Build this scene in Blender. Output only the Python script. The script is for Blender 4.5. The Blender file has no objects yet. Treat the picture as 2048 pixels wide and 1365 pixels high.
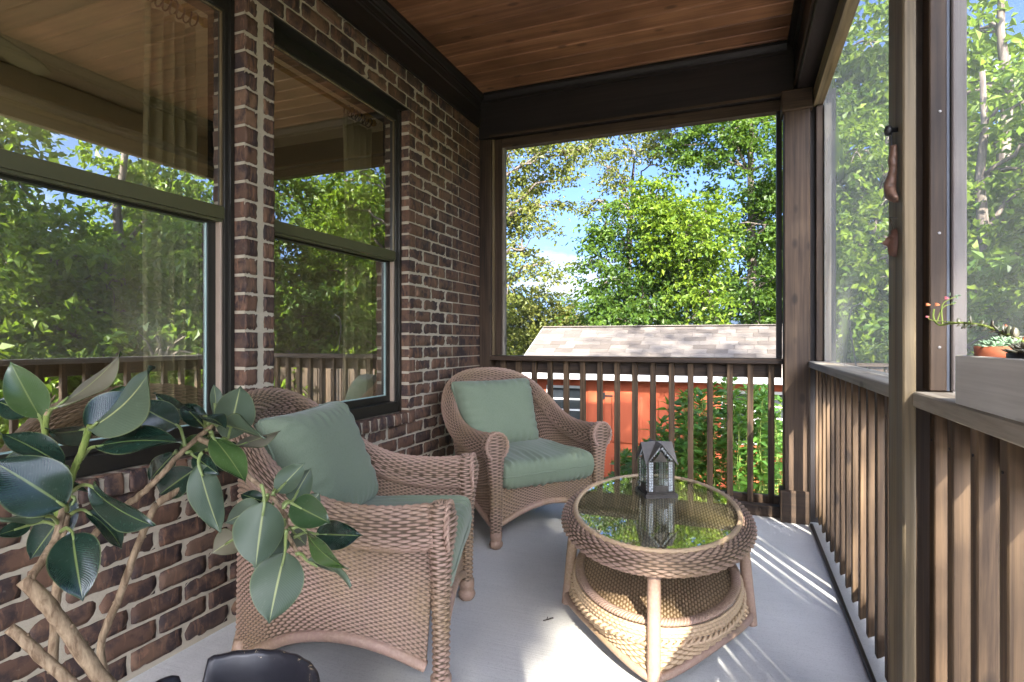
import bpy, bmesh, math, random
import numpy as np
from mathutils import Vector, Matrix, Quaternion

SC = bpy.context.scene
COL = SC.collection
R = math.radians
rnd = random.Random(7)
nrs = np.random.RandomState(11)

# ------------------------------------------------------------------ camera
CAM_H = 1.14
CAM_YAW = R(21.58)
cam_d = bpy.data.cameras.new('camera')
cam_d.sensor_width = 36.0
cam_d.lens = 1148.0 / 2048.0 * 36.0
cam_d.clip_start = 0.02
cam_d.clip_end = 500.0
cam = bpy.data.objects.new('camera', cam_d)
cam.location = (0, 0, CAM_H)
cam.rotation_euler = (R(90), 0, CAM_YAW)
COL.objects.link(cam)
SC.camera = cam

# ------------------------------------------------------------------ world, sun, exposure
LIGHT = Vector((-0.439, 0.899, -0.654)).normalized()      # the way sunlight travels
SUN_EL = math.asin(-LIGHT.z)
world = bpy.data.worlds.new('World')
SC.world = world
world.use_nodes = True
wn = world.node_tree
bg = wn.nodes['Background']
sky = wn.nodes.new('ShaderNodeTexSky')
sky.sky_type = 'NISHITA'
sky.sun_disc = False
sky.sun_elevation = SUN_EL
sky.sun_rotation = math.atan2(0.439, -0.899)
sky.air_density = 0.45
sky.dust_density = 4.0
sky.ozone_density = 6.0
# scattered fair-weather clouds, the same all round the sky
wtc = wn.nodes.new('ShaderNodeTexCoord')
wmp = wn.nodes.new('ShaderNodeMapping'); wmp.inputs['Scale'].default_value = (1.0, 1.0, 3.2)
wmp.inputs['Location'].default_value = (0.35, 0.1, 0.2)
wno = wn.nodes.new('ShaderNodeTexNoise'); wno.inputs['Scale'].default_value = 4.2; wno.inputs['Detail'].default_value = 9; wno.inputs['Roughness'].default_value = 0.58
wrp = wn.nodes.new('ShaderNodeValToRGB')
wrp.color_ramp.elements[0].position = 0.57; wrp.color_ramp.elements[0].color = (0, 0, 0, 1)
wrp.color_ramp.elements[1].position = 0.72; wrp.color_ramp.elements[1].color = (0.9, 0.9, 0.9, 1)
wmx = wn.nodes.new('ShaderNodeMixRGB'); wmx.inputs['Color2'].default_value = (2.6, 2.8, 3.2, 1)
wn.links.new(wtc.outputs['Generated'], wmp.inputs['Vector'])
wn.links.new(wmp.outputs['Vector'], wno.inputs['Vector'])
wn.links.new(wno.outputs['Fac'], wrp.inputs['Fac'])
wn.links.new(wrp.outputs['Color'], wmx.inputs['Fac'])
wn.links.new(sky.outputs['Color'], wmx.inputs['Color1'])
wn.links.new(wmx.outputs['Color'], bg.inputs['Color'])
bg.inputs['Strength'].default_value = 0.15

sun_d = bpy.data.lights.new('sun', 'SUN')
sun_d.energy = 5.0
sun_d.angle = R(0.5)
sun_d.color = (1.0, 0.94, 0.84)
sun = bpy.data.objects.new('sun', sun_d)
sun.rotation_euler = LIGHT.to_track_quat('-Z', 'Y').to_euler()
sun.location = (6, -12, 12)
COL.objects.link(sun)

SC.view_settings.view_transform = 'Standard'
SC.view_settings.look = 'None'
SC.view_settings.gamma = 1.0
SC.view_settings.use_curve_mapping = False
SC.view_settings.exposure = 2.85
SC.cycles.use_denoising = True
SC.cycles.use_adaptive_sampling = True
SC.cycles.adaptive_threshold = 0.02
SC.cycles.max_bounces = 7
SC.cycles.diffuse_bounces = 3
SC.cycles.glossy_bounces = 4
SC.cycles.transmission_bounces = 6
SC.cycles.transparent_max_bounces = 14
SC.cycles.sample_clamp_indirect = 6.0

# ------------------------------------------------------------------ object helpers
def mesh_np(name, verts, faces, uvs=None, smooth=False, mats=None, fmat=None):
    """faces: int array (n,3|4) or list of arrays/lists."""
    me = bpy.data.meshes.new(name)
    verts = np.asarray(verts, dtype=np.float64)
    if isinstance(faces, np.ndarray):
        k = faces.shape[1]; n = faces.shape[0]
        loops = faces.astype(np.int32).ravel()
        starts = np.arange(0, n * k, k, dtype=np.int32)
    else:
        lens = np.array([len(f) for f in faces], dtype=np.int32)
        loops = np.concatenate([np.asarray(f, dtype=np.int32) for f in faces])
        starts = np.concatenate([[0], np.cumsum(lens)[:-1]]).astype(np.int32)
        n = len(faces)
    me.vertices.add(len(verts)); me.vertices.foreach_set('co', verts.astype(np.float32).ravel())
    me.loops.add(len(loops)); me.loops.foreach_set('vertex_index', loops)
    me.polygons.add(n); me.polygons.foreach_set('loop_start', starts)
    if uvs is not None:
        ul = me.uv_layers.new(name='UVMap')
        ul.data.foreach_set('uv', np.asarray(uvs, dtype=np.float32)[loops].ravel())
    for m in (mats or []):
        me.materials.append(m)
    if fmat is not None:
        me.polygons.foreach_set('material_index', np.asarray(fmat, dtype=np.int32))
    me.update(calc_edges=True)
    me.validate()
    me.polygons.foreach_set('use_smooth', np.full(len(me.polygons), bool(smooth)))
    return me

def obj(name, me, mat=None, parent=None, loc=(0, 0, 0), rot=None, scale=None, local=False):
    """loc is a world position unless local; parents hold only location (or local=True)."""
    if mat is not None and not me.materials:
        me.materials.append(mat)
    o = bpy.data.objects.new(name, me)
    COL.objects.link(o)
    if parent is not None:
        o.parent = parent
        if not local:
            off = Vector((0, 0, 0)); p = parent
            while p is not None:
                off += p.location; p = p.parent
            loc = Vector(loc) - off
    o.location = loc
    if rot is not None: o.rotation_euler = rot
    if scale is not None: o.scale = scale
    return o

def tag(o, label=None, cat=None, group=None, kind=None):
    if label: o['label'] = label
    if cat: o['category'] = cat
    if group: o['group'] = group
    if kind: o['kind'] = kind
    return o

def thing(name, label, cat, loc=(0, 0, 0), rotz=0.0, group=None):
    o = bpy.data.objects.new(name, None)
    o.empty_display_size = 0.1
    COL.objects.link(o)
    o.location = loc; o.rotation_euler = (0, 0, rotz)
    return tag(o, label, cat, group)

def box_me(sx, sy, sz, bev=0.003, seg=1):
    bm = bmesh.new()
    bmesh.ops.create_cube(bm, size=1.0)
    for v in bm.verts:
        v.co.x *= sx; v.co.y *= sy; v.co.z *= sz
    if bev > 0:
        bmesh.ops.bevel(bm, geom=bm.edges[:], offset=min(bev, 0.45 * min(sx, sy, sz)), segments=seg, affect='EDGES', profile=0.5)
    me = bpy.data.meshes.new('box')
    bm.to_mesh(me); bm.free()
    return me

def board(name, lo, hi, mat, parent=None, bev=0.003, seg=1):
    lo = Vector(lo); hi = Vector(hi); s = hi - lo
    return obj(name, box_me(s.x, s.y, s.z, bev, seg), mat, parent, (lo + hi) / 2)

def bm_obj(name, bm, mat, parent=None, loc=(0, 0, 0), smooth=False, **k):
    me = bpy.data.meshes.new(name)
    bm.to_mesh(me); bm.free()
    if smooth:
        me.polygons.foreach_set('use_smooth', np.ones(len(me.polygons), dtype=bool))
    return obj(name, me, mat, parent, loc, **k)

def spline(pts, n, closed=False):
    """Catmull-Rom through rows of pts, n samples, roughly even in arc length."""
    P = np.asarray(pts, dtype=float)
    if closed:
        Q = np.vstack([P[-1], P, P[0], P[1]])
        m = len(P)
    else:
        Q = np.vstack([2 * P[0] - P[1], P, 2 * P[-1] - P[-2]])
        m = len(P) - 1
    t = np.linspace(0, m, m * 24 + 1)
    i = np.minimum(t.astype(int), m - 1); f = (t - i)[:, None]
    p0, p1, p2, p3 = Q[i], Q[i + 1], Q[i + 2], Q[i + 3]
    C = 0.5 * ((2 * p1) + (-p0 + p2) * f + (2 * p0 - 5 * p1 + 4 * p2 - p3) * f ** 2 + (-p0 + 3 * p1 - 3 * p2 + p3) * f ** 3)
    d = np.concatenate([[0], np.cumsum(np.linalg.norm(np.diff(C[:, :3], axis=0), axis=1))])
    s = np.linspace(0, d[-1], n)
    return np.stack([np.interp(s, d, C[:, k]) for k in range(C.shape[1])], axis=1), d[-1]

def grid_faces(nu, nv, wrap_u=False, off=0):
    iu = np.arange(nu if wrap_u else nu - 1); iv = np.arange(nv - 1)
    A, B = np.meshgrid(iu, iv, indexing='ij')
    A2 = (A + 1) % nu
    f = np.stack([A * nv + B, A2 * nv + B, A2 * nv + B + 1, A * nv + B + 1], axis=-1).reshape(-1, 4)
    return f + off

def frames(C):
    T = np.gradient(C, axis=0); T /= np.linalg.norm(T, axis=1)[:, None] + 1e-12
    up = np.array([0, 0, 1.0])
    N = np.zeros_like(T)
    n = np.cross(T[0], up)
    if np.linalg.norm(n) < 1e-3: n = np.array([1.0, 0, 0])
    n /= np.linalg.norm(n)
    for i in range(len(T)):
        n = n - T[i] * n.dot(T[i]); n /= np.linalg.norm(n) + 1e-12
        N[i] = n
    return T, N, np.cross(T, N)

def tube(C, rad, nseg=8, cap=True):
    """verts, faces of a tube along C (n,3) with radii rad (n)."""
    C = np.asarray(C, float); rad = np.broadcast_to(np.asarray(rad, float), (len(C),))
    T, N, B = frames(C)
    a = np.linspace(0, 2 * np.pi, nseg, endpoint=False)
    V = C[:, None, :] + rad[:, None, None] * (np.cos(a)[None, :, None] * N[:, None, :] + np.sin(a)[None, :, None] * B[:, None, :])
    n = len(C)
    V = V.reshape(-1, 3)
    F = []
    for i in range(n - 1):
        for j in range(nseg):
            k = (j + 1) % nseg
            F.append([i * nseg + j, i * nseg + k, (i + 1) * nseg + k, (i + 1) * nseg + j])
    if cap:
        F.append(list(range(nseg))[::-1]); F.append([(n - 1) * nseg + j for j in range(nseg)])
    return V, F

class MB:
    """collects geometry for one mesh"""
    def __init__(s): s.v = []; s.f = []; s.n = 0; s.m = []
    def add(s, V, F, mi=0):
        V = np.asarray(V, float)
        s.v.append(V)
        s.f.extend([[int(i) + s.n for i in f] for f in F]); s.m.extend([mi] * len(F))
        s.n += len(V)
    def box(s, lo, hi, mi=0, M=None):
        x0, y0, z0 = lo; x1, y1, z1 = hi
        V = np.array([(x0, y0, z0), (x1, y0, z0), (x1, y1, z0), (x0, y1, z0), (x0, y0, z1), (x1, y0, z1), (x1, y1, z1), (x0, y1, z1)], float)
        if M is not None: V = np.array([M @ Vector(v) for v in V])
        s.add(V, [(0, 3, 2, 1), (4, 5, 6, 7), (0, 1, 5, 4), (1, 2, 6, 5), (2, 3, 7, 6), (3, 0, 4, 7)], mi)
    def tube(s, C, r, nseg=8, mi=0, cap=True):
        V, F = tube(C, r, nseg, cap); s.add(V, F, mi)
    def mesh(s, name, smooth=False, mats=None):
        return mesh_np(name, np.vstack(s.v), s.f, smooth=smooth, mats=mats, fmat=s.m)
    def build(s, name, mat, parent=None, loc=(0, 0, 0), smooth=False, **k):
        mats = mat if isinstance(mat, list) else [mat]
        return obj(name, s.mesh(name, smooth, mats), None, parent, loc, **k)

def lathe(prof, nseg=24):
    V = []; F = []
    n = len(prof)
    for i in range(nseg):
        a = 2 * math.pi * i / nseg
        for r, z in prof: V.append((r * math.cos(a), r * math.sin(a), z))
    for i in range(nseg):
        k = (i + 1) % nseg
        for j in range(n - 1):
            F.append((i * n + j, k * n + j, k * n + j + 1, i * n + j + 1))
    return np.array(V), F

# pixel of the photograph -> direction, used only to set out things at measured distances
_f = 1148.0; _c, _s = math.cos(CAM_YAW), math.sin(CAM_YAW)
def at(u, v, d):
    a = (u - 1024) / _f; z = (682 - v) / _f
    return np.array([(a * _c - _s) * d, (a * _s + _c) * d, CAM_H + z * d])
def proj(p):
    d = -p[0] * _s + p[1] * _c
    if d < 0.05: return None
    return 1024 + _f * (p[0] * _c + p[1] * _s) / d, 682 - _f * (p[2] - CAM_H) / d, d

# ------------------------------------------------------------------ materials
class NT:
    def __init__(s, name):
        s.m = bpy.data.materials.new(name); s.m.use_nodes = True
        s.t = s.m.node_tree; s.t.nodes.clear()
        s.out = s.t.nodes.new('ShaderNodeOutputMaterial')
    def n(s, typ, **kw):
        nd = s.t.nodes.new(typ)
        for k, v in kw.items():
            if k.startswith('_'): setattr(nd, k[1:], v)
            else:
                k2 = int(k[1:]) if k[0] == 'i' and k[1:].isdigit() else k.replace('__', ' ')
                nd.inputs[k2].default_value = v
        return nd
    def l(s, a, b):
        s.t.links.new(a, b)
    def math(s, op, a, b=None, c=None, clamp=False):
        nd = s.t.nodes.new('ShaderNodeMath'); nd.operation = op; nd.use_clamp = clamp
        for i, x in enumerate((a, b, c)):
            if x is None: continue
            if isinstance(x, (int, float)): nd.inputs[i].default_value = x
            else: s.l(x, nd.inputs[i])
        return nd.outputs[0]
    def mix(s, fac, a, b, mode='MIX'):
        nd = s.t.nodes.new('ShaderNodeMixRGB'); nd.blend_type = mode
        for i, x in enumerate((fac, a, b)):
            if isinstance(x, (int, float)): nd.inputs[i].default_value = x
            elif isinstance(x, tuple): nd.inputs[i].default_value = (*x, 1) if len(x) == 3 else x
            else: s.l(x, nd.inputs[i])
        return nd.outputs[0]
    def ramp(s, fac, stops, interp='LINEAR'):
        nd = s.t.nodes.new('ShaderNodeValToRGB'); cr = nd.color_ramp; cr.interpolation = interp
        while len(cr.elements) < len(stops): cr.elements.new(0.5)
        for e, (p, c) in zip(cr.elements, stops):
            e.position = p
            e.color = (c, c, c, 1) if isinstance(c, (int, float)) else (*c, 1)
        s.l(fac, nd.inputs[0])
        return nd.outputs[0]
    def noise(s, vec, scale, detail=4, rough=0.55, dist=0.0):
        nd = s.n('ShaderNodeTexNoise', Scale=scale, Detail=detail, Roughness=rough, Distortion=dist)
        if vec is not None: s.l(vec, nd.inputs['Vector'])
        return nd.outputs['Fac']
    def objco(s, scale=(1, 1, 1), rand=True):
        tc = s.n('ShaderNodeTexCoord'); v = tc.outputs['Object']
        if rand:
            oi = s.n('ShaderNodeObjectInfo')
            cx = s.n('ShaderNodeCombineXYZ')
            s.l(s.math('MULTIPLY', oi.outputs['Random'], 37.0), cx.inputs[0])
            s.l(s.math('MULTIPLY', oi.outputs['Random'], 91.0), cx.inputs[1])
            s.l(s.math('MULTIPLY', oi.outputs['Random'], 53.0), cx.inputs[2])
            ad = s.n('ShaderNodeVectorMath', _operation='ADD'); s.l(v, ad.inputs[0]); s.l(cx.outputs[0], ad.inputs[1]); v = ad.outputs[0]
        mp = s.n('ShaderNodeMapping'); mp.inputs['Scale'].default_value = scale
        s.l(v, mp.inputs['Vector'])
        return mp.outputs['Vector']
    def rand(s):
        return s.n('ShaderNodeObjectInfo').outputs['Random']
    def bump(s, h, strength=0.3, dist=0.01, normal=None):
        nd = s.n('ShaderNodeBump', Strength=strength, Distance=dist); s.l(h, nd.inputs['Height'])
        if normal is not None: s.l(normal, nd.inputs['Normal'])
        return nd.outputs[0]
    def bsdf(s, col, rough=0.6, normal=None, metal=0.0, spec=0.5, **kw):
        b = s.n('ShaderNodeBsdfPrincipled')
        for k, x in (('Base Color', col), ('Roughness', rough), ('Metallic', metal), ('Specular IOR Level', spec)):
            if isinstance(x, (int, float)): b.inputs[k].default_value = x
            elif isinstance(x, tuple): b.inputs[k].default_value = (*x, 1)
            else: s.l(x, b.inputs[k])
        if normal is not None: s.l(normal, b.inputs['Normal'])
        for k, x in kw.items(): b.inputs[k.replace('__', ' ')].default_value = x
        return b.outputs[0]
    def done(s, sh):
        s.l(sh, s.out.inputs['Surface']); return s.m

def wood(name, dark, light, axis='Z', rough=0.6, blotch=0.5, knots=True, grey=None, tone=0.35, gscale=1.0, bstr=0.35):
    """stained timber: fine grain along one axis, broad blotches, a few knots, board-to-board tone"""
    t = NT(name)
    fine = {'X': (1.2, 60, 60), 'Y': (60, 1.2, 60), 'Z': (60, 60, 1.2)}[axis]
    mid = {'X': (0.9, 14, 14), 'Y': (14, 0.9, 14), 'Z': (14, 14, 0.9)}[axis]
    kn = {'X': (4.5, 9, 9), 'Y': (9, 4.5, 9), 'Z': (9, 9, 4.5)}[axis]
    fine = tuple(x * gscale for x in fine); mid = tuple(x * gscale for x in mid)
    g1 = t.noise(t.objco(fine), 1.0, 5, 0.6, 0.6)
    g2 = t.noise(t.objco(mid), 1.0, 6, 0.6, 1.2)
    b = t.noise(t.objco((1, 1, 1)), 2.3, 3)
    f = t.math('ADD', t.math('MULTIPLY', g1, 0.45), t.math('MULTIPLY', g2, 0.55))
    col = t.ramp(f, [(0.38, dark), (0.60, light)])
    col = t.mix(t.math('MULTIPLY', t.ramp(b, [(0.4, 0.0), (0.7, 1.0)]), blotch), col, tuple(0.55 * x for x in dark))
    if grey is not None:
        gm = t.ramp(t.noise(t.objco(mid), 0.7, 4), [(0.42, 0.0), (0.66, 1.0)])
        col = t.mix(t.math('MULTIPLY', gm, 0.7), col, grey)
    if knots:
        vo = t.n('ShaderNodeTexVoronoi', Scale=1.0); t.l(t.objco(kn), vo.inputs['Vector'])
        k = t.math('MULTIPLY', t.ramp(vo.outputs['Distance'], [(0.0, 1.0), (0.11, 0.9), (0.20, 0.0)]), t.ramp(vo.outputs['Color'], [(0.52, 0.0), (0.54, 1.0)]))
        col = t.mix(t.math('MULTIPLY', k, 0.75), col, tuple(0.35 * x for x in dark))
    tn = t.math('ADD', 1.0 - tone / 2, t.math('MULTIPLY', t.rand(), tone))
    mul = t.n('ShaderNodeVectorMath', _operation='SCALE'); t.l(col, mul.inputs[0]); t.l(tn, mul.inputs['Scale'])
    nrm = t.bump(f, bstr, 0.004)
    return t.done(t.bsdf(mul.outputs[0], rough, nrm, spec=0.35))

M = {}
for ax in 'XYZ':
    M['brown' + ax] = wood('brown_stain_' + ax, (0.016, 0.0088, 0.0046), (0.066, 0.040, 0.0215), ax, 0.62, 0.35)
    M['grey' + ax] = wood('weathered_' + ax, (0.15, 0.118, 0.082), (0.34, 0.29, 0.218), ax, 0.75, 0.3, grey=(0.31, 0.29, 0.25))
    M['dark' + ax] = wood('dark_stain_' + ax, (0.009, 0.0065, 0.006), (0.019, 0.014, 0.0125), ax, 0.5, 0.3, knots=False)
    M['baluster' + ax] = wood('baluster_' + ax, (0.024, 0.0135, 0.0065), (0.140, 0.087, 0.044), ax, 0.65, 0.4)
M['ceil'] = wood('ceiling_pine', (0.135, 0.056, 0.025), (0.285, 0.14, 0.068), 'X', 0.5, 0.6, tone=0.45, gscale=0.7)
M['olive'] = wood('trim_treated', (0.060, 0.041, 0.019), (0.225, 0.165, 0.086), 'Z', 0.7, 0.2, grey=(0.165, 0.148, 0.112))
M['oliveY'] = wood('trim_treated_y', (0.060, 0.041, 0.019), (0.225, 0.165, 0.086), 'Y', 0.7, 0.2, grey=(0.165, 0.148, 0.112))

def plain(name, col, rough=0.6, metal=0.0, var=0.15, nscale=12.0, bstr=0.1, spec=0.5):
    t = NT(name)
    nz = t.noise(t.objco(), nscale, 5)
    c = t.mix(t.math('MULTIPLY', nz, 1.0), tuple(x * (1 - var) for x in col), tuple(min(1, x * (1 + var)) for x in col))
    return t.done(t.bsdf(c, rough, t.bump(nz, bstr, 0.003), metal, spec))

M['planter'] = wood('silvered_planter', (0.40, 0.365, 0.31), (0.62, 0.58, 0.51), 'Y', 0.8, 0.25, grey=(0.42, 0.40, 0.36))
M['planterX'] = wood('silvered_planter_x', (0.40, 0.365, 0.31), (0.62, 0.58, 0.51), 'X', 0.8, 0.25, grey=(0.42, 0.40, 0.36))

M['frame'] = plain('window_frame_bronze', (0.013, 0.0115, 0.008), 0.42)
M['sash'] = plain('sash_olive', (0.060, 0.056, 0.024), 0.45)
M['metal'] = plain('grey_metal', (0.055, 0.065, 0.085), 0.55, 0.2)
M['black'] = plain('black_iron', (0.012, 0.012, 0.013), 0.45)
M['nail'] = plain('nail_steel', (0.22, 0.21, 0.20), 0.45, 0.6)
M['white'] = plain('white_trim', (0.52, 0.52, 0.50), 0.5)
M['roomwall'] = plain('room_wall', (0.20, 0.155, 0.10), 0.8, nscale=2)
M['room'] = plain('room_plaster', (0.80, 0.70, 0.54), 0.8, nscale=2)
M['brass'] = plain('brass', (0.45, 0.30, 0.08), 0.3, 0.9)

def concrete():
    t = NT('porch_concrete')
    v = t.objco((1, 1, 1), rand=False)
    br = t.noise(t.objco((3.0, 90, 1), rand=False), 1.0, 5, 0.6, 0.4)
    bl = t.noise(v, 1.7, 6, 0.6)
    sp = t.noise(v, 220, 2)
    c = t.ramp(t.math('ADD', t.math('MULTIPLY', bl, 0.65), t.math('MULTIPLY', br, 0.35)), [(0.33, (0.455, 0.445, 0.42)), (0.67, (0.555, 0.545, 0.515))])
    c = t.mix(t.math('MULTIPLY', t.ramp(sp, [(0.35, 1.0), (0.45, 0.0)]), 0.3), c, (0.24, 0.235, 0.22))
    st = t.ramp(t.noise(v, 0.9, 7, 0.65), [(0.54, 0.0), (0.72, 1.0)])
    c = t.mix(t.math('MULTIPLY', st, 0.55), c, (0.29, 0.28, 0.255))
    h = t.math('ADD', t.math('MULTIPLY', br, 0.7), t.math('MULTIPLY', sp, 0.3))
    return t.done(t.bsdf(c, 0.8, t.bump(h, 0.45, 0.004), spec=0.25))
M['floor'] = concrete()

def brick_mat():
    t = NT('tumbled_brick')
    v = t.objco((1, 1, 1))
    big = t.noise(v, 9, 5, 0.65)
    st = t.noise(t.objco((40, 40, 9)), 1.0, 4, 0.6, 0.8)
    base = t.ramp(t.rand(), [(0.0, (0.058, 0.034, 0.024)), (0.22, (0.118, 0.064, 0.039)), (0.45, (0.082, 0.046, 0.031)), (0.62, (0.155, 0.090, 0.054)), (0.8, (0.046, 0.029, 0.024)), (1.0, (0.120, 0.071, 0.045))])
    c = t.mix(t.ramp(big, [(0.46, 0.0), (0.60, 0.9)]), base, (0.028, 0.020, 0.020))
    c = t.mix(t.math('MULTIPLY', t.ramp(st, [(0.54, 0.0), (0.70, 1.0)]), 0.6), c, (0.23, 0.12, 0.07))
    sm = t.noise(v, 34, 6, 0.7)
    c = t.mix(t.math('MULTIPLY', t.ramp(sm, [(0.62, 0.0), (0.74, 1.0)]), 0.3), c, (0.33, 0.29, 0.24))
    h = t.math('ADD', t.math('MULTIPLY', big, 0.6), t.math('MULTIPLY', sm, 0.4))
    return t.done(t.bsdf(c, 0.78, t.bump(h, 0.7, 0.006), spec=0.3))
M['brick'] = brick_mat()

def mortar_mat():
    t = NT('mortar')
    v = t.objco((1, 1, 1), rand=False)
    a = t.noise(v, 60, 6, 0.65); b = t.noise(v, 3, 3)
    c = t.mix(b, (0.33, 0.285, 0.205), (0.43, 0.375, 0.28))
    c = t.mix(t.math('MULTIPLY', a, 0.4), c, (0.24, 0.215, 0.175))
    return t.done(t.bsdf(c, 0.9, t.bump(a, 0.6, 0.006), spec=0.2))
M['mortar'] = mortar_mat()

def glass_mat(name, ior=2.0, tint=(0.93, 0.96, 0.94), rough=0.0):
    t = NT(name)
    fr = t.n('ShaderNodeFresnel', IOR=ior)
    tr = t.n('ShaderNodeBsdfTransparent'); tr.inputs['Color'].default_value = (*tint, 1)
    gl = t.n('ShaderNodeBsdfGlossy'); gl.inputs['Roughness'].default_value = rough
    gl.inputs['Color'].default_value = (0.98, 1.0, 0.96, 1)
    mx = t.n('ShaderNodeMixShader'); gm = t.n('ShaderNodeNewGeometry'); t.l(t.math('MULTIPLY', fr.outputs[0], t.math('SUBTRACT', 1.0, gm.outputs['Backfacing'])), mx.inputs[0]); t.l(tr.outputs[0], mx.inputs[1]); t.l(gl.outputs[0], mx.inputs[2])
    return t.done(mx.outputs[0])
M['glass'] = glass_mat('window_glass', 6.5, (0.84, 0.82, 0.74))
M['tglass'] = glass_mat('table_glass', 5.0, (0.90, 0.95, 0.92))
def tile_mat():
    t = NT('glass_tile')
    b = t.bsdf((0.55, 0.58, 0.58), 0.08, spec=0.9)
    tr = t.n('ShaderNodeBsdfTransparent'); tr.inputs[0].default_value = (0.9, 0.93, 0.93, 1)
    mx = t.n('ShaderNodeMixShader'); mx.inputs[0].default_value = 0.55; t.l(tr.outputs[0], mx.inputs[1]); t.l(b, mx.inputs[2])
    return t.done(mx.outputs[0])
M['tile'] = tile_mat()
M['lglass'] = glass_mat('lantern_glass', 1.9, (0.72, 0.76, 0.76), 0.12)

def screen_mat(name, lo=0.20, hi=0.84, col=(0.17, 0.178, 0.172)):
    """insect mesh: threads cover more of the view the flatter one looks along it, and glow where sun hits"""
    t = NT(name)
    lw = t.n('ShaderNodeLayerWeight', Blend=0.5)
    fac = t.math('MULTIPLY_ADD', t.math('POWER', lw.outputs['Facing'], 2.8), hi - lo, lo)
    tc = t.n('ShaderNodeTexCoord')
    nz = t.noise(tc.outputs['Object'], 2.0, 3)
    fac = t.math('MULTIPLY', fac, t.math('MULTIPLY_ADD', nz, 0.5, 0.75))
    tr = t.n('ShaderNodeBsdfTransparent')
    df = t.n('ShaderNodeBsdfDiffuse'); df.inputs['Color'].default_value = (*col, 1)
    tl = t.n('ShaderNodeBsdfTranslucent'); tl.inputs['Color'].default_value = (*col, 1)
    m1 = t.n('ShaderNodeMixShader'); m1.inputs[0].default_value = 0.5; t.l(df.outputs[0], m1.inputs[1]); t.l(tl.outputs[0], m1.inputs[2])
    mx = t.n('ShaderNodeMixShader'); t.l(fac, mx.inputs[0]); t.l(tr.outputs[0], mx.inputs[1]); t.l(m1.outputs[0], mx.inputs[2])
    return t.done(mx.outputs[0])
M['screen'] = screen_mat('insect_screen')
M['screen_far'] = screen_mat('charcoal_screen', 0.38, 0.8, (0.02, 0.021, 0.022))

def wicker_mat(name, a, b, c2, bare):
    """painted cane: paint on the proud strands, bare grimy fibre and painted-in shade where they dip and cross"""
    t = NT(name)
    v = t.objco((1, 1, 1), rand=False)
    n1 = t.noise(v, 2.6, 4, 0.6); n2 = t.noise(v, 90, 3)
    c = t.mix(t.ramp(n1, [(0.40, 0.0), (0.62, 1.0)]), a, b)
    c = t.mix(t.math('MULTIPLY', t.ramp(n2, [(0.45, 0.0), (0.62, 1.0)]), 0.45), c, c2)
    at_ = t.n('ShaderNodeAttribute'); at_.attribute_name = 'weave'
    worn_shade = t.math('ADD', at_.outputs['Fac'], t.math('MULTIPLY_ADD', n1, 0.5, -0.25))
    c = t.mix(t.ramp(worn_shade, [(0.20, 1.0), (0.52, 0.0)]), c, bare)  # darker gap colour: exposed fibre plus the shade between strands
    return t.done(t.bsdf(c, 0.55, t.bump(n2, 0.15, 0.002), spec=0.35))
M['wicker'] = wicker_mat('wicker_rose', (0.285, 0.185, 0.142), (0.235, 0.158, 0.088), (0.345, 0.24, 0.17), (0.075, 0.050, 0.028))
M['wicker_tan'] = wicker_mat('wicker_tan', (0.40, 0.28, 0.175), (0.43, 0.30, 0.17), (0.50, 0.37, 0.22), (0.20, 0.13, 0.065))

def fabric():
    t = NT('sage_fabric')
    v = t.objco((1, 1, 1))
    w1 = t.noise(t.objco((900, 120, 120)), 1.0, 2); w2 = t.noise(t.objco((120, 120, 900)), 1.0, 2)
    wv = t.math('ADD', w1, w2)
    bl = t.noise(v, 5, 4)
    c = t.mix(bl, (0.112, 0.146, 0.090), (0.150, 0.185, 0.118))
    c = t.mix(t.math('MULTIPLY', t.ramp(wv, [(0.8, 0.0), (1.2, 1.0)]), 0.35), c, (0.18, 0.215, 0.155))
    return t.done(t.bsdf(c, 0.85, t.bump(wv, 0.12, 0.002), spec=0.2, Sheen__Weight=0.15))
M['fabric'] = fabric()

def leaf_mat(name, cols, rough=0.45, trans=0.38, tcol=(0.34, 0.52, 0.04)):
    t = NT(name)
    g = t.n('ShaderNodeNewGeometry')
    n = len(cols)
    c = t.ramp(g.outputs['Random Per Island'], [(i / (n - 1), x) for i, x in enumerate(cols)])
    b = t.bsdf(c, rough, spec=0.35)
    tl = t.n('ShaderNodeBsdfTranslucent')
    t.l(t.mix(0.6, c, tcol), tl.inputs['Color'])
    mx = t.n('ShaderNodeMixShader'); mx.inputs[0].default_value = trans
    t.l(b, mx.inputs[1]); t.l(tl.outputs[0], mx.inputs[2])
    return t.done(mx.outputs[0])
G = lambda s: tuple(x * s for x in (1, 1, 1))
M['leaf_mid'] = leaf_mat('leaf_mid', [(0.022, 0.050, 0.010), (0.060, 0.12, 0.016), (0.11, 0.18, 0.022), (0.040, 0.085, 0.016), (0.085, 0.15, 0.02)])
M['leaf_bright'] = leaf_mat('leaf_bright', [(0.045, 0.09, 0.010), (0.13, 0.20, 0.014), (0.18, 0.245, 0.016), (0.08, 0.15, 0.014), (0.15, 0.21, 0.016)])
M['leaf_olive'] = leaf_mat('leaf_olive', [(0.11, 0.14, 0.028), (0.15, 0.175, 0.035), (0.18, 0.18, 0.045), (0.10, 0.13, 0.025)], tcol=(0.38, 0.42, 0.06))
M['leaf_dark'] = leaf_mat('leaf_dark', [(0.022, 0.052, 0.014), (0.035, 0.075, 0.018), (0.05, 0.10, 0.022)])
M['leaf_shrub'] = leaf_mat('leaf_shrub', [(0.045, 0.11, 0.02), (0.065, 0.15, 0.028), (0.09, 0.19, 0.032), (0.055, 0.13, 0.04)], rough=0.35, trans=0.35)
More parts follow.
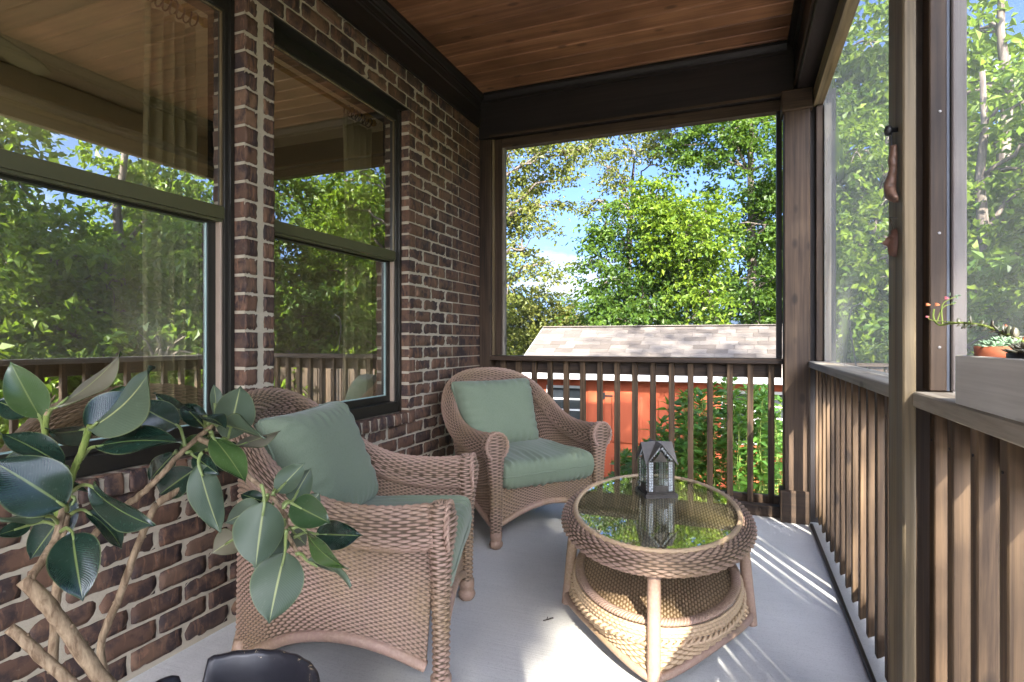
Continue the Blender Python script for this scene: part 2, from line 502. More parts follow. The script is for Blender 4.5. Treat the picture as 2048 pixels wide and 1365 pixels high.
def bark_mat(name, a, b, sc=(14, 14, 3), bs=0.7):
    t = NT(name)
    n1 = t.noise(t.objco(sc), 1.0, 6, 0.65, 0.5)
    c = t.ramp(n1, [(0.35, a), (0.65, b)])
    return t.done(t.bsdf(c, 0.85, t.bump(n1, bs, 0.02), spec=0.2))
M['bark'] = bark_mat('tree_bark', (0.07, 0.055, 0.045), (0.22, 0.185, 0.155))
M['stem'] = bark_mat('rubber_stem', (0.11, 0.07, 0.04), (0.30, 0.22, 0.135), (80, 80, 22), 0.25)
M['stem_green'] = bark_mat('green_stem', (0.10, 0.14, 0.03), (0.20, 0.24, 0.06), (40, 40, 10))
# ================================================================== porch shell
WALL_X = -1.90; FAR_Y = 4.165; CEIL_Z = 3.06
GROUND_Z = -1.45

def prism(name, pts, axis, a0, a1, mat, parent=None):
    n = len(pts); V = []
    for a in (a0, a1):
        for p, q in pts:
            V.append((a, p, q) if axis == 'X' else (p, a, q))
    c = np.mean(np.array(V), axis=0)
    V = np.array(V) - c
    F = [[i, (i + 1) % n, n + (i + 1) % n, n + i] for i in range(n)] + [list(range(n))[::-1], [n + i for i in range(n)]]
    me = mesh_np(name, V, F)
    bm = bmesh.new(); bm.from_mesh(me); bmesh.ops.recalc_face_normals(bm, faces=bm.faces[:]); bm.to_mesh(me); bm.free()
    return obj(name, me, mat, parent, c)

fl = board('porch_floor', (-1.95, -3.0, -0.16), (0.70, 4.30, 0.0), M['floor'], bev=0.0)
tag(fl, kind='structure')
sk = board('porch_foundation', (-1.95, -2.95, -1.6), (0.62, 4.25, -0.165), M['mortar'], bev=0.0); tag(sk, kind='structure')
roof = board('porch_roof', (-6.2, -3.2, 3.10), (0.62, 4.45, 3.30), M['darkX'], bev=0.0); tag(roof, kind='structure')

# ------------------------------------------------------------------ house wall of single bricks
house = thing('house', 'brown brick house wall with two tall windows along the porch', 'house', (WALL_X, 1.0, 0))
CO = 0.0777; BL = 0.2032; JT = 0.0082
W1 = (0.696, 1.801); W2 = (1.969, 3.074); HEAD = 2.58; SILLZ = 0.637
mb = MB()
XB, XF = -2.05, WALL_X - 0.006
def slab(y0, y1, z0, z1): mb.box((XB, y0, z0), (XF, y1, z1))
slab(-2.9, FAR_Y, -0.02, SILLZ); slab(-2.9, W1[0], SILLZ + 0.0002, HEAD); slab(W1[1] + .004, W2[0] - .004, SILLZ + 0.0002, HEAD)
slab(W2[1] + .004, FAR_Y, SILLZ + 0.0002, HEAD); slab(-2.9, FAR_Y, HEAD + 0.0002, 3.09)
for a, b in (W1, W2): mb.box((XB, a - 0.03, SILLZ + 0.001), (WALL_X + 0.012, b + 0.035, SILLZ + 0.062))
wall = mb.build('wall', M['mortar'], house, (0, 0, 0))

# irregular brick shapes
def brick_shape(seed, ly=BL - JT, hz=CO - JT, dx=0.095):
    r = np.random.RandomState(seed)
    ny, nz = 9, 5
    ys = np.linspace(-ly / 2, ly / 2, ny); zs = np.linspace(-hz / 2, hz / 2, nz)
    V = np.zeros((ny, nz, 3))
    for i in range(ny):
        for j in range(nz):
            e = min(min(i, ny - 1 - i), min(j, nz - 1 - j))
            x = r.uniform(-0.0025, 0.002) - (0.0035 + r.uniform(0, 0.004) if e == 0 else 0.0)
            y = ys[i]; z = zs[j]
            if i in (0, ny - 1): y -= np.sign(y) * r.uniform(0.0, 0.0045)
            if j in (0, nz - 1): z -= np.sign(z) * r.uniform(0.0, 0.0015)
            if i in (0, ny - 1) and j in (0, nz - 1): y -= np.sign(y) * 0.003; z -= np.sign(z) * 0.0022
            V[i, j] = (x, y, z)
    front = V.reshape(-1, 3)
    back = front.copy(); back[:, 0] = -dx
    F = [list(f)[::-1] for f in grid_faces(ny, nz)]
    F = [f[::-1] for f in F]
    n = ny * nz
    loop = [i * nz for i in range(ny)] + [(ny - 1) * nz + j for j in range(1, nz)] + [i * nz + nz - 1 for i in range(ny - 2, -1, -1)] + [j for j in range(nz - 2, 0, -1)]
    for a, b in zip(loop, loop[1:] + loop[:1]): F.append([a, b, n + b, n + a])
    F.append([n + a for a in (0, nz - 1, ny * nz - 1, (ny - 1) * nz)])
    me = mesh_np('brick', np.vstack([front, back]), F)
    bm = bmesh.new(); bm.from_mesh(me); bmesh.ops.recalc_face_normals(bm, faces=bm.faces[:])
    for f_ in bm.faces: f_.smooth = len(f_.verts) == 4 and abs(f_.normal.x) > 0.5
    bm.to_mesh(me); bm.free()
    me.materials.append(M['brick'])
    return me
BR = [brick_shape(i) for i in range(10)]
SILLB = [brick_shape(40 + i, 0.0655, 0.072, 0.16) for i in range(4)]
specs = []      # (y0, y1, zc, proud, kind)
segs_row = []
for k in range(-3, 34):
    z1 = HEAD - k * CO; z0 = z1 - CO; zc = (z0 + z1) / 2
    if z1 < 0.03: continue
    zlo = max(z0, 0.0)
    par = k % 2
    runs = []
    if z0 >= HEAD - 1e-4 or z1 <= SILLZ + 0.01: runs = [(-2.9, FAR_Y)]
    else: runs = [(-2.9, W1[0]), (W2[1], FAR_Y)]
    for a, b in runs:
        j0 = 3.148 + par * BL / 2
        n0 = math.floor((a - j0) / BL)
        y = a
        ends = []
        for n in range(n0, n0 + 60):
            e = j0 + n * BL
            if e <= a + 0.028: continue
            if e >= b - 0.03: ends.append(b); break
            ends.append(e)
        for e in ends:
            specs.append((y + (JT / 2 if y > a else (0.0 if a > 0 else JT / 2)), e - JT / 2 if e < b else e, zlo, z1)); y = e
    if z0 < HEAD - 1e-4 and z1 > SILLZ + 0.01:
        if zc > SILLZ + 0.09 or True:
            specs.append((1.801, 1.873, zlo, z1)); specs.append((1.904, 1.969, zlo, z1))
items = []
for (y0, y1, z0, z1) in specs:
    c = (WALL_X, (y0 + y1) / 2, (z0 + z1) / 2)
    p = proj(c); area = -1.0
    if p and -60 < p[0] < 2100 and -60 < p[1] < 1420: area = (y1 - y0) * (z1 - z0) / p[2] ** 2 * (abs(WALL_X) / p[2])
    items.append((area, y0, y1, z0, z1))
items.sort(key=lambda x: -x[0])
rest = MB()
def add_brick(name, me, c, sy, sz, ry=0.0):
    return obj(name, me, None, wall, c, scale=(1, sy, sz), rot=(rnd.uniform(-0.006, 0.006), ry, rnd.uniform(-0.008, 0.008)))
nb = 0
for area, y0, y1, z0, z1 in items:
    sy = (y1 - y0) / (BL - JT); sz = (z1 - z0 - JT) / (CO - JT) if z0 > 0.001 else max(0.2, (z1 - z0 - JT / 2) / (CO - JT))
    c = (WALL_X + rnd.uniform(-0.002, 0.003), (y0 + y1) / 2, (z0 + z1) / 2)
    if area > 0 and nb < 262:
        add_brick('brick', BR[rnd.randrange(10)], c, sy, sz); nb += 1
    else:
        rest.box((WALL_X - 0.09, y0, z0 + JT / 2), (WALL_X - 0.001, y1, z1 - JT / 2))
rw = rest.build('brickwork', M['brick'], wall); tag(rw, kind='stuff')
for a, b in (W1, W2):
    y = a - 0.026
    n = int(round((b - a + 0.072) / 0.0765)); st = (b - a + 0.072) / n
    for i in range(n):
        yc = y + (i + 0.5) * st
        o = add_brick('brick', SILLB[rnd.randrange(4)], (WALL_X + 0.022 + rnd.uniform(-0.002, 0.002), yc, SILLZ + 0.037), 1.0, 1.0, ry=R(-7))

# ------------------------------------------------------------------ windows
def make_window(y0, y1):
    w = MB(); X1 = -1.972; X0 = -2.07
    j = 0.034
    w.box((X0, y0, 0.705), (X1, y0 + j, HEAD)); w.box((X0, y1 - j, 0.705), (X1, y1, HEAD))
    w.box((X0, y0 + j, HEAD - 0.075), (X1 + 0.001, y1 - j, HEAD)); w.box((X0, y0 + j, 0.705), (X1 + 0.012, y1 - j, 0.765))
    w.box((X1, y0 + 0.002, 0.7045), (X1 + 0.016, y0 + 0.02, HEAD - 0.002)); w.box((X1, y1 - 0.02, 0.7045), (X1 + 0.016, y1 - 0.002, HEAD - 0.002))
    fr = w.build('window', M['frame'], house)
    a, b = y0 + j + .001, y1 - j - .001
    obj('upper_pane', box_me(0.005, b - a - 0.002, 0.81, 0), M['glass'], fr, (-1.994, (a + b) / 2, 2.0985))
    bd = MB()
    bd.box((-1.992, a, 1.70), (-1.986, a + 0.007, 2.503)); bd.box((-1.992, b - 0.007, 1.70), (-1.986, b, 2.503)); bd.box((-1.992, a, 2.4975), (-1.9865, b, 2.504))
    bd.build('glazing_bead', M['olive'], fr)
    r = MB(); r.box((-2.02, a, 1.642), (-1.976, b, 1.694)); r.box((-2.004, a, 1.630), (-1.984, b, 1.6415))
    r.build('meeting_rail', M['sash'], fr)
    s = MB(); st = 0.036
    s.box((-2.046, a + 0.012, 0.768), (-2.010, a + 0.012 + st, 1.66)); s.box((-2.046, b - 0.012 - st, 0.768), (-2.010, b - 0.012, 1.66))
    s.box((-2.046, a + 0.012 + st, 0.768), (-2.009, b - 0.012 - st, 0.806)); s.box((-2.046, a + 0.012 + st, 1.622), (-2.011, b - 0.012 - st, 1.659))
    s.build('sash', M['frame'], fr)
    for ya, yb in ((a, a + 0.0115), (b - 0.0115, b)): board('sash_track', (-2.012, ya, 0.7665), (-1.985, yb, 1.641), M['track'], fr, bev=0.0015)
    obj('lower_pane', box_me(0.005, b - a - 0.024 - 2 * st + 0.004, 0.83, 0), M['glass'], fr, (-2.026, (a + b) / 2, 1.214))
    e = MB()
    for yy in (a + 0.0125 + st, b - 0.0125 - st - 0.004): e.box((-2.0225, yy, 0.806), (-2.018, yy + 0.004, 1.622))
    e.box((-2.0225, a + 0.012 + st, 0.806), (-2.0185, b - 0.012 - st, 0.811))
    e.build('glazing_bead', M['beadblue'], fr)
M['track'] = plain('sash_track_beige', (0.30, 0.23, 0.17), 0.5)
M['beadblue'] = plain('pane_edge', (0.34, 0.46, 0.43), 0.3)
make_window(*W1); make_window(*W2)
for a_, b_ in (W1, W2): board('lintel', (-2.045, a_ - 0.03, HEAD - 0.009), (WALL_X - 0.004, b_ + 0.03, HEAD - 0.0005), M['frame'], house, bev=0.001)

# ------------------------------------------------------------------ room behind the windows
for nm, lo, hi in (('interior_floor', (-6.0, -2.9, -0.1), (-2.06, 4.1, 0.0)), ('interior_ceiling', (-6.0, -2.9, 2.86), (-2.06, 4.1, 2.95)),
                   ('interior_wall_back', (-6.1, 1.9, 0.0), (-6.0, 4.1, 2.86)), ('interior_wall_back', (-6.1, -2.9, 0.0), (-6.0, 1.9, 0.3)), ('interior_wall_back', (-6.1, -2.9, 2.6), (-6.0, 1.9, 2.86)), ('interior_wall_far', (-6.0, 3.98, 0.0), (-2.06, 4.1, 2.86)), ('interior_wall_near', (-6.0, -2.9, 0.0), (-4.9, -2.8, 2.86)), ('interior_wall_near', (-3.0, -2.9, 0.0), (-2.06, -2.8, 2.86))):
    tag(board(nm, lo, hi, M['room'] if 'ceiling' in nm else M['roomwall'], bev=0), kind='structure')  # back and near walls have unseen openings added to let daylight in
tray = board('interior_soffit', (-6.0, 0.3, 2.70), (-4.2, 3.98, 2.858), M['room'], bev=0.01); tag(tray, kind='structure')

def curtain_mat():
    t = NT('linen_curtain')
    c = t.mix(t.noise(t.objco((3, 3, 1)), 3, 3), (0.60, 0.55, 0.38), (0.70, 0.64, 0.48))
    d = t.n('ShaderNodeBsdfDiffuse'); t.l(c, d.inputs[0]); tl = t.n('ShaderNodeBsdfTranslucent'); t.l(c, tl.inputs[0])
    mx = t.n('ShaderNodeMixShader'); mx.inputs[0].default_value = 0.35; t.l(d.outputs[0], mx.inputs[1]); t.l(tl.outputs[0], mx.inputs[2])
    return t.done(mx.outputs[0])
M['curtain'] = curtain_mat()
def curtain(y0, y1, label, seed):
    r = np.random.RandomState(seed)
    n = 90; t = np.linspace(0, 1, n); zs = np.linspace(0.06, 2.47, 16)
    V = np.zeros((n, len(zs), 3))
    ph = np.cumsum(r.uniform(0.6, 1.4, n)); ph = ph / ph[-1] * 2 * np.pi * 4.5
    for j, z in enumerate(zs):
        k = 0.75 + 0.25 * (z / 2.47)
        w = 1.0 + 0.10 * math.sin(z * 2.0 + seed)
        V[:, j, 0] = -2.17 + 0.026 * np.sin(ph + 0.25 * math.sin(z * 1.7)) * (1.1 - 0.3 * z / 2.47)
        V[:, j, 1] = (y0 + y1) / 2 + (t - 0.5) * (y1 - y0) * w
        V[:, j, 2] = z + 0.012 * np.sin(ph * 0.5) * (j == len(zs) - 1)
    me = mesh_np('curtain', V.reshape(-1, 3), grid_faces(n, len(zs)), smooth=True)
    o = obj('curtain', me, M['curtain'])
    o.modifiers.new('s', 'SOLIDIFY').thickness = 0.003
    return tag(o, label, 'curtain', 'pale curtains behind the windows')
def rod(y0, y1, yr0, yr1, label):
    rr = thing('curtain_rod', label, 'curtain rod', (-2.17, (y0 + y1) / 2, 2.53))
    b = MB(); b.tube(np.array([(-2.17, y0, 2.53), (-2.17, y1, 2.53)]), 0.013, 12); b.build('pole', M['brass'], rr, smooth=False)
    f = MB(); v, fc = lathe([(0.0, 0), (0.018, 0.004), (0.022, 0.02), (0.015, 0.036), (0, 0.042)], 12); f.add(v @ np.array([[1, 0, 0], [0, 0, 1], [0, 1, 0]]) + np.array([-2.17, y1, 2.53]), fc); f.build('finial', M['brass'], rr, smooth=True)
    bk = MB(); bk.box((-2.165, y1 - 0.10, 2.515), (-2.06, y1 - 0.085, 2.545)); bk.build('bracket', M['brass'], rr)
    a = np.linspace(0, 2 * np.pi, 17)
    for i in range(7):
        y = yr0 + (yr1 - yr0) * (i + 0.5) / 7
        g = MB(); g.tube(np.stack([-2.17 + 0.024 * np.cos(a), y + 0.004 * np.sin(a), 2.515 + 0.030 * np.sin(a)], 1), 0.0035, 6, cap=False)
        g.build('ring', M['bronze'], rr)
M['bronze'] = plain('bronze_ring', (0.06, 0.045, 0.025), 0.4, 0.6)
curtain(2.77, 3.05, 'pale linen curtain panel behind the far window, beside the bare brick', 1)
curtain(1.56, 1.79, 'pale linen curtain panel behind the near window, next to the brick pier', 5)
rod(2.0, 3.06, 2.80, 3.05, 'brass curtain rod with dark rings inside the far window')
rod(0.72, 1.82, 1.58, 1.80, 'brass curtain rod with dark rings inside the near window, cut by the frame top')
fan = thing('ceiling_fan', 'pale ceiling fan inside the room, one blade seen through the near window', 'fan', (-3.08, 1.12, 2.86))
M['fanblade'] = plain('fan_cream', (0.74, 0.70, 0.52), 0.5)
v, fc = lathe([(0, 2.86), (0.06, 2.858), (0.06, 2.82), (0.014, 2.80), (0.014, 2.62), (0.10, 2.60), (0.11, 2.53), (0.06, 2.49), (0, 2.485)], 20)
g = MB(); g.add(v + np.array([-3.08, 1.12, 0]), fc); g.build('motor', M['fanblade'], fan, smooth=True)
for i in range(5):
    a = R(101) + i * 2 * math.pi / 5
    out = [(0.10, 0.03), (0.25, 0.055), (0.62, 0.072), (0.70, 0.045), (0.71, 0.0), (0.70, -0.045), (0.62, -0.072), (0.25, -0.055), (0.10, -0.03)]
    V = [(x, y, z) for z in (0.0, 0.008) for x, y in out]; n = len(out)
    F = [list(range(n))[::-1], [n + k for k in range(n)]] + [[k, (k + 1) % n, n + (k + 1) % n, n + k] for k in range(n)]
    obj('blade', mesh_np('blade', np.array(V), F), M['fanblade'], fan, (-3.08, 1.12, 2.585), rot=(R(10) * math.cos(a), R(10) * math.sin(a), a))

# ------------------------------------------------------------------ ceiling of boards, mouldings, beams
ceil = board('porch_ceiling', (-1.9, -2.95, 3.078), (0.50, 4.25, 3.098), M['darkX'], bev=0); tag(ceil, kind='structure')
bw = 0.1425
y = 4.163
while y > -2.9:
    board('ceiling_board', (-1.895, y - bw + 0.0025, CEIL_Z), (0.42, y - 0.0025, CEIL_Z + 0.018), M['ceil'], ceil, bev=0.006)
    y -= bw
mould = [(WALL_X + .003, 2.806), (WALL_X + .024, 2.806), (WALL_X + .024, 2.93), (WALL_X + .030, 2.935), (WALL_X + .030, 2.95), (WALL_X + .024, 2.957), (WALL_X + .027, 2.985), (WALL_X + .034, 2.99), (WALL_X + .034, 3.004), (WALL_X + .042, 3.012), (WALL_X + .052, 3.03), (WALL_X + .056, 3.034), (WALL_X + .056, 3.058), (WALL_X + .003, 3.058)]
wm = prism('crown_moulding', mould, 'Y', -2.9, 4.07, M['moulding'] if 'moulding' in M else M['darkY'])
tag(wm, 'long dark crown moulding where the brick wall meets the board ceiling', 'moulding')
fb = thing('beam', 'nearly black beam above the far screen opening, spanning wall to corner post', 'beam', (-0.7, 4.15, 2.72))
board('timber', (-1.897, 4.082, 2.715), (0.33, 4.24, 3.058), M['darkX'], fb, bev=0.006)
prism('moulding', [(4.081, 2.985), (4.066, 2.99), (4.066, 3.006), (4.056, 3.014), (4.046, 3.034), (4.040, 3.038), (4.040, 3.057), (4.081, 3.057)], 'X', -1.835, 0.285, M['darkX'], fb)
prism('edge_strip', [(4.081, 2.717), (4.072, 2.717), (4.072, 2.735), (4.081, 2.735)], 'X', -1.80, 0.26, M['brownX'], fb)
rb = thing('beam', 'dark beam above the right-hand screens, running toward the viewer', 'beam', (0.42, 1.0, 2.72))
board('timber', (0.335, -2.9, 2.715), (0.50, 4.24, 3.057), M['darkY'], rb, bev=0.006)
prism('moulding', [(0.334, 2.985), (0.319, 2.99), (0.319, 3.006), (0.309, 3.014), (0.299, 3.034), (0.287, 3.038), (0.287, 3.056), (0.334, 3.056)], 'Y', -2.9, 4.039, M['darkY'], rb)
prism('edge_strip', [(0.334, 2.75), (0.322, 2.752), (0.322, 2.79), (0.334, 2.792)], 'Y', -2.9, 4.03, M['brownY'], rb)

# ------------------------------------------------------------------ posts
cp = thing('corner_post', 'square brown corner post with boxed top and bottom, between the far and right rails', 'post', (0.335, 4.07, 0))
board('shaft', (0.264, 3.995, 0.0), (0.412, 4.145, 2.714), M['brownZ'], cp, bev=0.006)
board('capital', (0.250, 3.978, 2.585), (0.426, 4.15, 2.712), M['brownX'], cp, bev=0.004)
board('base_board', (0.246, 3.972, 0.002), (0.404, 3.993, 0.205), M['brownX'], cp, bev=0.003)
board('base_board', (0.243, 3.9735, 0.003), (0.2625, 4.12, 0.202), M['brownY'], cp, bev=0.003)
board('screen_stop', (0.444, 4.0, 1.017), (0.485, 4.04, 2.60), M['brownZ'], cp, bev=0.003)
board('screen_stop', (0.488, 3.98, 1.017), (0.525, 4.04, 2.60), M['greyZ'], cp, bev=0.003)
board('backing', (0.413, 4.05, 0.0), (0.56, 4.145, 2.713), M['darkZ'], cp, bev=0.004)

lp = thing('wall_post', 'dark brown post against the brick wall at the left of the far opening', 'post', (-1.84, 4.16, 0))
board('shaft', (-1.897, 4.10, 0.0), (-1.797, 4.24, 2.714), M['brownZ'], lp, bev=0.005)
board('edge_strip', (-1.795, 4.112, 1.03), (-1.776, 4.20, 2.714), M['olive'], lp, bev=0.003)
board('screen_stop', (-1.774, 4.125, 1.03), (-1.720, 4.20, 2.714), M['brownZ'], lp, bev=0.003)
board('edge_strip', (-1.718, 4.135, 1.03), (-1.702, 4.19, 2.655), M['greyZ'], lp, bev=0.003)

M['stopZ'] = wood('faded_stop', (0.07, 0.058, 0.052), (0.15, 0.128, 0.115), 'Z', 0.7, 0.3)
def mid_post(yc, label):
    mp = thing('screen_post', label, 'post', (0.45, yc, 0))
    t0, t1 = yc - 0.075, yc + 0.075
    board('trim_board', (0.380, t0, 0.0), (0.4085, t1, 2.714), M['olive'], mp, bev=0.004)
    board('shaft', (0.4095, yc - 0.02, 0.0), (0.50, yc + 0.06, 2.713), M['brownZ'], mp, bev=0.004)
    board('screen_stop', (0.434, t0 - 0.004, 1.017), (0.470, yc - 0.022, 2.6), M['brownZ'], mp, bev=0.003)
    board('spline_channel', (0.4715, t0 + 0.006, 1.017), (0.479, yc - 0.022, 2.6), M['metal'], mp, bev=0.001)
    board('screen_stop', (0.4805, t0 - 0.002, 1.017), (0.511, yc - 0.022, 2.6), M['stopZ'], mp, bev=0.003)
    for z in (1.13, 1.43, 1.71, 2.03):
        nl = MB(); v, fc = lathe([(0.0, -0.002), (0.003, -0.0016), (0.0036, 0.0)], 10)
        nl.add(v @ np.array([[1, 0, 0], [0, 0, 1], [0, 1, 0]]) + np.array([0.452 + rnd.uniform(-.006, .006), t0 - 0.004, z + rnd.uniform(-.03, .03)]), fc); nl.build('nail', M['nail'], mp)
    return mp
mid_post(1.765, 'treated timber trim post between the two right-hand screens')
mid_post(-0.62, 'screen post on the right-hand side behind the viewer')
bp = thing('corner_post', 'brown corner post of the porch behind the viewer', 'post', (0.45, -2.85, 0))
board('shaft', (0.38, -2.93, 0), (0.53, -2.78, 2.714), M['brownZ'], bp, bev=0.005)

# ------------------------------------------------------------------ railings
fr = thing('railing', 'dark brown railing under the far screen opening, red shed behind it', 'railing', (-0.75, 4.16, 0))
board('cap_rail', (-1.796, 4.062, 0.990), (0.263, 4.215, 1.027), M['brownX'], fr, bev=0.004)
board('upper_rail', (-1.796, 4.181, 0.895), (0.262, 4.219, 0.9895), M['brownX'], fr, bev=0.003)
board('lower_rail', (-1.796, 4.181, 0.022), (0.262, 4.219, 0.112), M['brownX'], fr, bev=0.003)
board('sill_board', (-1.796, 4.066, 0.001), (0.262, 4.138, 0.07), M['brownX'], fr, bev=0.003)
bme = box_me(0.038, 0.038, 0.92, 0.003)
for k in range(16):
    obj('baluster', bme, M['balusterZ'], fr, (-1.7165 + 0.1276 * k + 0.0, 4.1605, 0.528), rot=(0, 0, rnd.uniform(-0.03, 0.03)))

def chamfer_baluster():
    bm = bmesh.new(); bmesh.ops.create_cube(bm, size=1.0)
    for v in bm.verts: v.co.x *= 0.038; v.co.y *= 0.038; v.co.z *= 0.945
    for v in bm.verts:
        if v.co.z < 0 and v.co.x > 0: v.co.z += 0.022
    bmesh.ops.bevel(bm, geom=bm.edges[:], offset=0.003, segments=1, affect='EDGES')
    me = bpy.data.meshes.new('baluster'); bm.to_mesh(me); bm.free(); return me
cbm = chamfer_baluster()
nail_v, nail_f = lathe([(0.0, 0.0), (0.003, 0.0), (0.0036, 0.0012)], 8)
def side_rail(label, y0, y1, ys):
    rl = thing('railing', label, 'railing', (0.46, (y0 + y1) / 2, 0))
    board('cap_rail', (0.400, y0, 0.977), (0.545, y1, 1.015), M['greyY'], rl, bev=0.004)
    board('upper_rail', (0.4855, y0, 0.885), (0.523, y1, 0.9765), M['brownY'], rl, bev=0.003)
    board('lower_rail', (0.4855, y0, 0.045), (0.523, y1, 0.135), M['brownY'], rl, bev=0.003)
    for yy in ys:
        o = obj('baluster', cbm, M['balusterZ'], rl, (0.4655, yy + 0.019, 0.503), rot=(0, 0, rnd.uniform(-0.03, 0.03)))
        for z in (0.90,):
            nl = MB(); nl.add(nail_v @ np.array([[0, 1, 0], [0, 0, 1], [1, 0, 0]]) * np.array([-1, 1, 1]) + np.array([0.4462, yy + 0.019, z + rnd.uniform(-.008, .008)]), nail_f)
            nl.build('nail', M['black'], o)
    return rl
ys1 = [4.085 - 0.0, 3.920, 3.767, 3.605, 3.446, 3.288, 3.130, 2.977, 2.823, 2.665, 2.514, 2.364, 2.215, 2.06, 1.898]
side_rail('weathered railing under the far right-hand screen, from the corner post to the trim post', 1.842, 3.993, [y_ - 0.038 for y_ in ys1[1:]] + [4.045])
side_rail('weathered railing under the near right-hand screen, carrying the grey planter box', -0.543, 1.688, [1.732 - 0.038, 1.602 - 0.038, 1.46 - 0.038, 1.317 - 0.038] + [1.175 - 0.038 - 0.143 * k for k in range(12)])
side_rail('weathered railing on the right-hand side behind the viewer', -2.77, -0.697, [-0.86 - 0.145 * k for k in range(13)])
fs = board('floor_strip', (0.406, -2.8, 0.0), (0.424, 3.97, 0.016), M['darkY'], bev=0.004); tag(fs, 'thin dark strip along the floor beside the right-hand balusters', 'trim')

# ------------------------------------------------------------------ insect screens
def screen(label, lo, hi, axis, mat, frame):
    t = thing('insect_screen', label, 'screen', tuple((Vector(lo) + Vector(hi)) / 2))
    lo = Vector(lo); hi = Vector(hi); s = hi - lo; c = (lo + hi) / 2
    if axis == 'Y': V = [(0, -s.y / 2, -s.z / 2), (0, s.y / 2, -s.z / 2), (0, s.y / 2, s.z / 2), (0, -s.y / 2, s.z / 2)]
    else: V = [(-s.x / 2, 0, -s.z / 2), (s.x / 2, 0, -s.z / 2), (s.x / 2, 0, s.z / 2), (-s.x / 2, 0, s.z / 2)]
    obj('mesh', mesh_np('mesh', np.array(V), [[0, 1, 2, 3]]), mat, t, c)
    for nm, a, b, m in frame: board(nm, a, b, m, t, bev=0.002)
    return t
screen('screen panel over the far opening above the rail', (-1.702, 4.165, 1.028), (0.262, 4.165, 2.65), 'X', M['screen_far'],
       [('top_frame', (-1.719, 4.128, 2.645), (0.262, 4.20, 2.7145), M['brownX']), ('side_frame', (0.228, 4.13, 1.028), (0.262, 4.20, 2.644), M['darkZ'])])
for i, (a, b, lab) in enumerate(((1.79, 4.04, 'hazy insect screen on the right between corner post and trim post'), (-0.60, 1.74, 'insect screen at the right edge behind the planter box'), (-2.78, -0.64, 'insect screen on the right-hand side behind the viewer'))):
    screen(lab, (0.486, a, 1.017), (0.486, b, 2.62), 'Y', M['screen'],
           [('top_frame', (0.43, a, 2.605), (0.485, b, 2.7145), M['oliveY'])])
# ================================================================== outdoors
def ground_mat():
    t = NT('ground_cover')
    tc = t.n('ShaderNodeTexCoord'); v = tc.outputs['Object']
    a = t.noise(v, 0.6, 6, 0.6); b = t.noise(v, 30, 5, 0.7)
    c = t.mix(t.ramp(a, [(0.42, 0.0), (0.6, 1.0)]), (0.05, 0.085, 0.02), (0.12, 0.09, 0.06))
    c = t.mix(t.math('MULTIPLY', b, 0.5), c, (0.03, 0.045, 0.015))
    return t.done(t.bsdf(c, 0.9, t.bump(b, 0.8, 0.05), spec=0.1))
M['ground'] = ground_mat()
n = 60
gx = np.sign(np.linspace(-1, 1, n)) * np.abs(np.linspace(-1, 1, n)) ** 2.2 * 220; gy = gx.copy()
GX, GY = np.meshgrid(gx, gy + 8, indexing='ij')
GZ = GROUND_Z + 0.10 * np.sin(GX * 0.23) * np.cos(GY * 0.31) - 0.05
rr = np.hypot(GX, GY - 8); GZ = np.where(rr > 40, GROUND_Z - 0.1, GZ)
tag(obj('ground', mesh_np('ground', np.stack([GX, GY, GZ], -1).reshape(-1, 3), grid_faces(n, n), smooth=True), M['ground']), kind='structure')
def paving():
    t = NT('pale_paving')
    tc = t.n('ShaderNodeTexCoord'); a = t.noise(tc.outputs['Object'], 5, 6, 0.6)
    return t.done(t.bsdf(t.mix(a, (0.48, 0.42, 0.39), (0.64, 0.58, 0.55)), 0.8, t.bump(a, 0.2, 0.01)))
M['paving'] = paving()
walk = board('walkway', (0.75, -6.0, -1.6), (3.95, 5.2, -1.33), M['ground'], bev=0); tag(walk, kind='structure')
sl = box_me(1.02, 0.58, 0.05, 0.006)
for i in range(18):
    for j in range(3):
        obj('paving_slab', sl, M['paving'], walk, (1.3 + 1.05 * j + 0.0, -5.6 + 0.62 * i, -1.318))

# ------------------------------------------------------------------ shed
shed = thing('shed', 'orange-red garden shed with shingled roof beyond the far railing', 'shed', (-0.6, 10.0, GROUND_Z))
def shedred():
    t = NT('shed_red'); v = t.objco((6, 6, 1))
    a = t.noise(v, 2.0, 5, 0.6)
    return t.done(t.bsdf(t.mix(a, (0.33, 0.070, 0.030), (0.43, 0.105, 0.045)), 0.65, t.bump(a, 0.1, 0.01), spec=0.2))
M['shed'] = shedred()
M['pane'] = plain('shed_pane', (0.02, 0.024, 0.03), 0.12)
SX0, SX1, SF, SB = -3.2, 1.02, 8.72, 11.3
w = MB(); w.box((SX0 + 0.02, SF + 0.02, GROUND_Z - 0.1), (SX1 - 0.02, SB, 0.62))
w.add([(SX0 + .02, SF + .05, 0.62), (SX0 + .02, SB - .05, 0.62), (SX0 + .02, 10.0, 1.32), (SX0 + .06, SF + .05, 0.62), (SX0 + .06, SB - .05, 0.62), (SX0 + .06, 10.0, 1.32)], [(0, 2, 1), (3, 4, 5), (0, 3, 5, 2), (1, 2, 5, 4)])
w.build('wall', M['shed'], shed)
def ux(u, Y):
    a = (u - 1024) / _f; return (a * _c - _s) / (a * _s + _c) * Y
dl, dr = ux(1209, SF), ux(1397, SF)
wl = [(ux(1098, SF), ux(1163, SF)), (ux(1449, SF), ux(1572, SF))]
def vz(u, v, Y):
    a = (u - 1024) / _f; return CAM_H + (682 - v) / _f * Y / (a * _s + _c)
wz1, wz0 = vz(1130, 776, SF), vz(1130, 862, SF)
x = SX0
